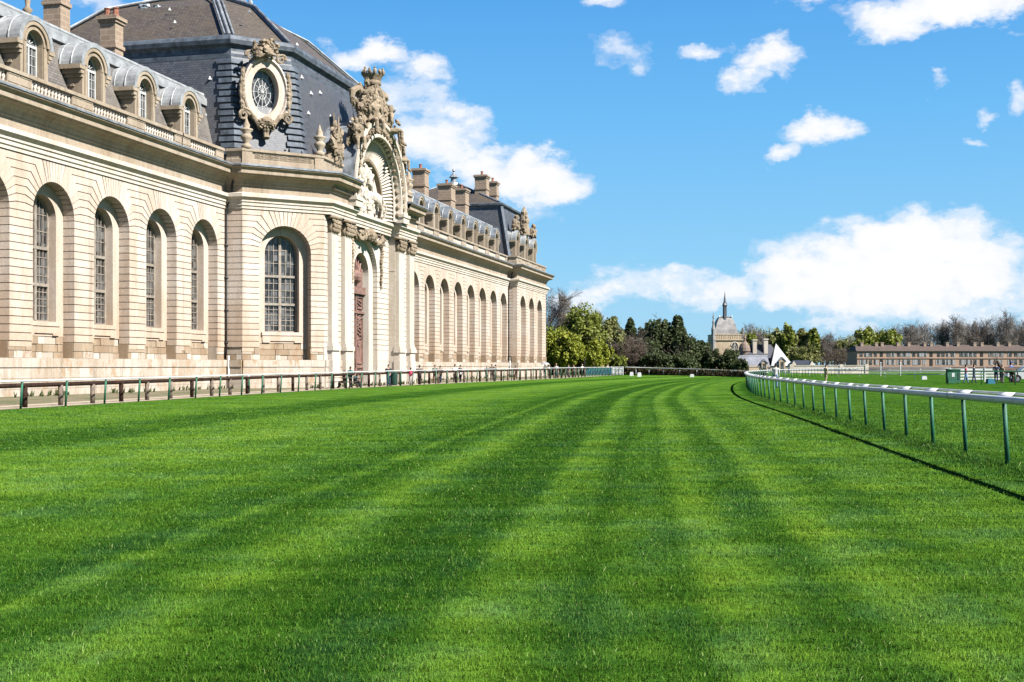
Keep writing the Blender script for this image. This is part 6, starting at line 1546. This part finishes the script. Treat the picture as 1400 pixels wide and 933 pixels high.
# dark yews and the bare spreading tree
T(862, 232, 436, 44, 'dark conifer standing left behind the bare spreading tree', 'leaf_yew', 9, 8000, leaf=.26, cone=True, clumps=90, low=.0)
T(862, 208, 457, 62, 'low spreading bare brown tree before the dark conifers', 'leaf_brown', 10, 6500, bare=1, leaf=.32, low=.06, clumps=90)
T(903, 222, 423, 52, 'tallest broad dark yew in the middle of the tree row', 'leaf_yew', 11, 14000, leaf=.24, low=.0, clumps=120)
T(926, 220, 430, 50, 'pointed dark yew right of the tallest yew', 'leaf_yew', 12, 12000, leaf=.24, cone=True, clumps=120, low=0)
T(938, 214, 447, 46, 'broad dark yew sloping down towards the chapel', 'leaf_yew', 13, 9000, leaf=.22, low=0, clumps=85)
T(958, 216, 461, 42, 'brownish dark yew left of the chapel', 'leaf_yew', 14, 7500, leaf=.22, low=0, clumps=70)
T(894, 206, 476, 52, 'dark shrub at the foot of the tallest yew', 'leaf_yew', 15, 6500, leaf=.2, low=0, clumps=60)
T(977, 213, 474, 36, 'small dark yew below the chapel pinnacle', 'leaf_yew', 16, 6000, leaf=.2, low=0, clumps=60)
T(997, 210, 475, 40, 'round dark yew bush in front of the chapel window', 'leaf_yew', 17, 7000, leaf=.2, low=0, clumps=60)
T(1014, 206, 489, 26, 'lowest dark yew bush at the right end of the row', 'leaf_yew', 18, 4000, leaf=.18, low=0, clumps=40)
T(930, 205, 480, 66, 'wide brown bush behind the far rail', 'leaf_yew', 19, 6000, leaf=.2, low=0, clumps=60)
T(846, 214, 444, 40, 'olive green tree filling the gap left of the bare brown tree', 'leaf_olive', 51, 7000, leaf=.22, low=0, clumps=60)
T(882, 226, 438, 44, 'dim dark tree between the left conifer and the tallest yew', 'leaf_yew', 52, 8000, leaf=.24, low=0, clumps=80)
T(786, 206, 462, 44, 'round yellow green bush between the two low bright trees', 'leaf_spring', 53, 6000, leaf=.18, low=0, clumps=60)
T(846, 204, 480, 34, 'low fresh green bush behind the white gate', 'leaf_mid', 54, 4200, leaf=.18, low=0, clumps=40)
T(876, 216, 455, 66, 'broad dark yew behind the bare spreading tree', 'leaf_yew', 55, 10000, leaf=.24, low=0, clumps=90)
# trees on the park slope behind the chateau
GF = 'trees on the far park slope'
for a in ((1031, 470, 438, 44, 'grey half bare tree behind the domed turret', 'leaf_greytwig', 21, .6), (1027, 450, 452, 22, 'small bright green tree between chapel and turret', 'leaf_mid', 22, .45), (1017, 460, 456, 26, 'dim olive tree right of the chapel', 'leaf_olive', 23, .5),
          (1075, 475, 440, 32, 'fresh green tree above the pyramid roof', 'leaf_mid', 24, .5), (1092, 485, 446, 36, 'olive tree right of the fresh green one', 'leaf_olive', 25, .55), (1111, 480, 441, 24, 'tall narrow fresh green tree in the middle of the slope', 'leaf_mid', 26, .5),
          (1131, 490, 451, 34, 'bare brown tree in the gap before the big green pair', 'leaf_greytwig', 27, .6), (1055, 490, 447, 34, 'olive grey tree behind the two cream chimneys', 'leaf_olive', 28, .55), (1150, 490, 461, 36, 'low olive tree left of the big green pair', 'leaf_olive', 29, .55),
          (1178, 465, 442, 46, 'left tree of the big fresh green pair beside the barracks', 'leaf_mid', 30, .5), (1212, 468, 445, 50, 'right tree of the big fresh green pair behind the barracks', 'leaf_mid', 31, .5),
          (1308, 500, 424, 34, 'bare tree standing highest over the middle of the barracks', 'leaf_greytwig', 32, .6), (1376, 500, 420, 36, 'bare tree standing highest over the right of the barracks', 'leaf_greytwig', 33, .6), (1288, 505, 434, 30, 'bare tree left of the highest one over the barracks', 'leaf_greytwig', 34, .6),
          (1245, 500, 436, 38, 'bare tree next to the big green pair', 'leaf_greytwig', 35, .6), (1350, 505, 431, 40, 'broad bare tree between the two highest', 'leaf_greytwig', 36, .6), (1400, 500, 430, 36, 'bare tree at the right end of the woods', 'leaf_greytwig', 37, .6), (1330, 505, 433, 30, 'slim bare tree right of the highest middle one', 'leaf_greytwig', 38, .6),
          (1100, 440, 470, 60, 'low olive undergrowth tree above the gate lodge', 'leaf_olive', 39, .45), (1145, 440, 474, 60, 'low brown undergrowth tree above the park wall', 'leaf_brown', 40, .45)):
    px, z, top, wd, lab, kd, sd, lf = a
    bare = 1 if kd in ('leaf_greytwig', 'leaf_brown') else 0
    T(px, z, top, wd, lab, kd, sd, 4200 if not bare else 3600, leaf=lf, bare=bare, group=GF, low=.2 if not bare else .15, clumps=60)
# the far wood behind them
rng = np.random.default_rng(3); wd = MB(); rnd = random.Random(8)
for i in range(330):
    px = rnd.uniform(985, 1560); z = rnd.uniform(505, 570); x, y = W(px, z)
    tp = float(np.interp(px, [985, 1030, 1090, 1140, 1180, 1235, 1400, 1560], [462, 446, 452, 464, 450, 441, 436, 436]))+rnd.uniform(-2, 9)
    h = HZ(tp, z); lean = rnd.uniform(-.6, .6); r = rnd.uniform(.14, .3); wd.cm = 0
    wd.tube([(x, y, 0), (x+lean, y, h*.5), (x+lean*1.5, y, h*.9)], [r, r*.8, r*.2], 4, False)
    for k_ in range(9):
        f = rnd.uniform(.35, .85); a = rnd.uniform(0, 6.3); L = rnd.uniform(1.5, 4)*(1.2-f*.6); p = (x+lean*f*1.5, y, h*f)
        wd.tube([p, (p[0]+math.cos(a)*L*.6, p[1]+math.sin(a)*L*.4, p[2]+L*.9), (p[0]+math.cos(a)*L, p[1]+math.sin(a)*L*.7, p[2]+L*1.5)], [.11, .07, .02], 3, False)
    olive = px < 1190 and rnd.random() < .85; wd.cm = 2 if olive else 1
    for k_ in range(190):
        f = rnd.betavariate(2.2, 1.5); rr = 3.6*math.sqrt(max(.05, 1-abs(f-.6)*1.2)); s = rnd.uniform(.35, .8) if not olive else rnd.uniform(.2, .5)
        c = Vector((x+lean*f+rnd.gauss(0, .5)*rr, y+rnd.gauss(0, .5)*rr, max(.3, min(h, h*(.12+.86*f)+rnd.gauss(0, .5))))); d1 = Vector((rnd.gauss(0, .5), rnd.gauss(0, .5), rnd.gauss(.4, .6))).normalized()*s; d2 = Vector((rnd.gauss(0, 1), rnd.gauss(0, 1), rnd.gauss(0, 1))).normalized()*(.09 if not olive else s*.7)
        wd.add([tuple(c-d1), tuple(c+d2), tuple(c+d1), tuple(c-d2)], [(0, 1, 2, 3)])
tag(wd.build('woods', [M['bark_grey'], M['leaf_greytwig'], M['leaf_olive']], fixn=False), 'far mass of bare grey brown woodland closing the horizon', 'woods', kind='stuff')
# ================================================================== SKY, SUN, EXPOSURE
SUN_EL, SUN_AZ = R_(44), R_(-20)      # azimuth measured from +X towards +Y
sd = Vector((math.cos(SUN_AZ)*math.cos(SUN_EL), math.sin(SUN_AZ)*math.cos(SUN_EL), math.sin(SUN_EL)))
sl = bpy.data.lights.new('sun', 'SUN'); sl.energy = 5.0; sl.angle = R_(.5); sl.color = (1.0, .96, .90)
so = bpy.data.objects.new('sun', sl); COL.objects.link(so); so.rotation_euler = sd.to_track_quat('Z', 'Y').to_euler(); so.location = (40, -20, 80)
wd_ = bpy.data.worlds.new('World'); scene.world = wd_; wd_.use_nodes = True; nt = wd_.node_tree
bg = nt.nodes['Background']
sky = nt.nodes.new('ShaderNodeTexSky'); sky.sky_type = 'NISHITA'; sky.sun_disc = False; sky.sun_elevation = SUN_EL; sky.sun_rotation = R_(110)
sky.air_density = 1.0; sky.dust_density = .6; sky.ozone_density = 2.2; sky.altitude = 50
def lin(c): return tuple(((v/255+.055)/1.055)**2.4/(.1*3.03) for v in c)
elv = nt.nodes.new('ShaderNodeSeparateXYZ'); nt.links.new(nt.nodes.new('ShaderNodeTexCoord').outputs['Generated'], elv.inputs[0])
clear = ramp(nt, elv.outputs[2], [(0, lin((160, 212, 242))), (.08, lin((138, 203, 244))), (.2, lin((108, 186, 244))), (.32, lin((78, 160, 234))), (.5, lin((36, 95, 180))), (1.0, lin((12, 48, 118)))])
hs_ = nt.nodes.new('ShaderNodeHueSaturation'); hs_.inputs['Hue'].default_value = .495; hs_.inputs['Saturation'].default_value = 1.22; hs_.inputs['Value'].default_value = .8
nt.links.new(sky.outputs[0], hs_.inputs['Color'])
tc = nt.nodes.new('ShaderNodeTexCoord'); dv = tc.outputs['Generated']
sx = nt.nodes.new('ShaderNodeSeparateXYZ'); nt.links.new(dv, sx.inputs[0])
azn = mth(nt, 'ARCTAN2', sx.outputs[0], sx.outputs[1]); eln = mth(nt, 'ARCSINE', sx.outputs[2])   # azimuth clockwise from +Y
cl3 = scalev(nt, dv, (1, 1, 1.7))
nA = noise(nt, cl3, 9, 6, .6); nB = noise(nt, scalev(nt, dv, (1.0, 1.1, 1.6)), 13, 6, .6); nC = noise(nt, cl3, 28, 7, .62)
dA = mth(nt, 'ADD', azn, mth(nt, 'MULTIPLY', mth(nt, 'SUBTRACT', nA, .5), .085)); dE = mth(nt, 'ADD', eln, mth(nt, 'MULTIPLY', mth(nt, 'SUBTRACT', nB, .5), .085))
def direction(px, py):
    X, Y = (px-CXP)/FPX, (HOR-py)/FPX; wx_, wy_ = rot2(X, 1.0); return math.atan2(wx_, wy_), math.atan2(Y, math.hypot(wx_, wy_))
#  azimuth/elevation places of the clouds: centre, half sizes (px of the reference view), weight
CL = [(1215, 372, 200, 78, 1.0), (1265, 322, 110, 50, 1.0), (1130, 385, 120, 55, 1.0), (1345, 372, 85, 62, 1.0), (1080, 405, 70, 30, .8), (1160, 340, 70, 40, .9), (1500, 400, 120, 60, .9),
      (905, 398, 120, 26, .5), (800, 404, 60, 18, .45), (985, 405, 60, 30, .6), (850, 375, 60, 14, .35),
      (500, 72, 62, 26, .8), (565, 95, 50, 26, .65), (595, 190, 66, 52, .75), (735, 247, 76, 42, 1.0), (660, 235, 60, 34, .8), (560, 140, 50, 40, .5), (640, 300, 120, 40, .5),
      (1310, 4, 150, 34, 1.0), (1110, 2, 50, 18, .5), (1040, 80, 52, 30, .75), (1010, 115, 34, 24, .6), (960, 64, 40, 16, .55), (1125, 182, 55, 26, .75), (1075, 203, 34, 14, .6),
      (856, 72, 40, 26, .38), (826, 12, 34, 12, .4), (1282, 114, 14, 10, .45), (1352, 158, 20, 12, .5), (1398, 130, 22, 24, .5), (1330, 196, 20, 8, .35),
      (125, 8, 60, 22, .45), (1600, 150, 120, 50, .8), (-200, 60, 160, 60, .8), (2000, 300, 240, 60, .8)]
F_ = None
for px, py, rx, ry, wt in CL:
    a, e = direction(px, py); rx_ = rx/FPX*math.cos(math.atan((px-700)/FPX))*1.02; ry_ = ry/FPX*1.08
    q = mth(nt, 'ADD', mth(nt, 'POWER', mth(nt, 'DIVIDE', mth(nt, 'SUBTRACT', dA, a), rx_), 2), mth(nt, 'POWER', mth(nt, 'DIVIDE', mth(nt, 'SUBTRACT', dE, e), ry_), 2))
    v = mth(nt, 'MULTIPLY', mth(nt, 'SUBTRACT', 1, q), wt)
    F_ = v if F_ is None else mth(nt, 'MAXIMUM', F_, v)
F2 = mth(nt, 'ADD', F_, mth(nt, 'MULTIPLY', mth(nt, 'SUBTRACT', nC, .52), 1.5))
alpha = ramp(nt, F2, [(.0, 0), (.15, .18), (.38, .62), (.62, .95), (.8, 1)], 'EASE')
shade = ramp(nt, mth(nt, 'ADD', mth(nt, 'MULTIPLY', nC, .7), mth(nt, 'MULTIPLY', F_, .35)), [(.3, (.70, .80, .95)), (.5, (.90, .94, 1.0)), (.68, (1, 1, 1))])
cw = mix(nt, 1.0, shade, (3.35, 3.35, 3.4), 'MULTIPLY')
sky_c = mix(nt, .92, hs_.outputs[0], clear)
nt.links.new(mix(nt, alpha, sky_c, cw), bg.inputs[0]); bg.inputs[1].default_value = .1
wd_.cycles.sampling_method = 'MANUAL'; wd_.cycles.sample_map_resolution = 512
vs_ = scene.view_settings; vs_.view_transform = 'Standard'; vs_.look = 'None'; vs_.exposure = 1.6; vs_.gamma = 1; vs_.use_curve_mapping = False
scene.cycles.max_bounces = 6; scene.cycles.diffuse_bounces = 1; scene.cycles.glossy_bounces = 2; scene.cycles.transmission_bounces = 2; scene.cycles.use_denoising = True
scene.cycles.sample_clamp_indirect = 6

# one albedo scale for the whole place, so that the exposure above suits the light
GAIN = {'spring_leaves': 1.0, 'fresh_leaves': 1.15, 'olive_buds': 1.3, 'yew_needles': 1.45, 'brown_twigs': .95, 'grey_twigs': 1.05, 'brown_hedge_twigs': .8, 'far_stone': .85, 'limestone': .7, 'pale_limestone': .68, 'whitewashed_stone': .85, 'mown_turf': .66, 'grass_blades': .92, 'chimney_masonry': .65, 'barracks_masonry': .65}
for m_ in bpy.data.materials:
    if not m_.use_nodes: continue
    k_ = GAIN.get(m_.name, .58); t_ = m_.node_tree
    for n_ in list(t_.nodes):
        if n_.type not in ('BSDF_PRINCIPLED', 'BSDF_TRANSLUCENT'): continue
        inp = n_.inputs[0]
        if inp.is_linked:
            src = inp.links[0].from_socket; t_.links.new(mix(t_, 1.0, src, (k_, k_, k_), 'MULTIPLY'), inp)
        else: inp.default_value = tuple(v*k_ for v in inp.default_value[:3])+(1,)
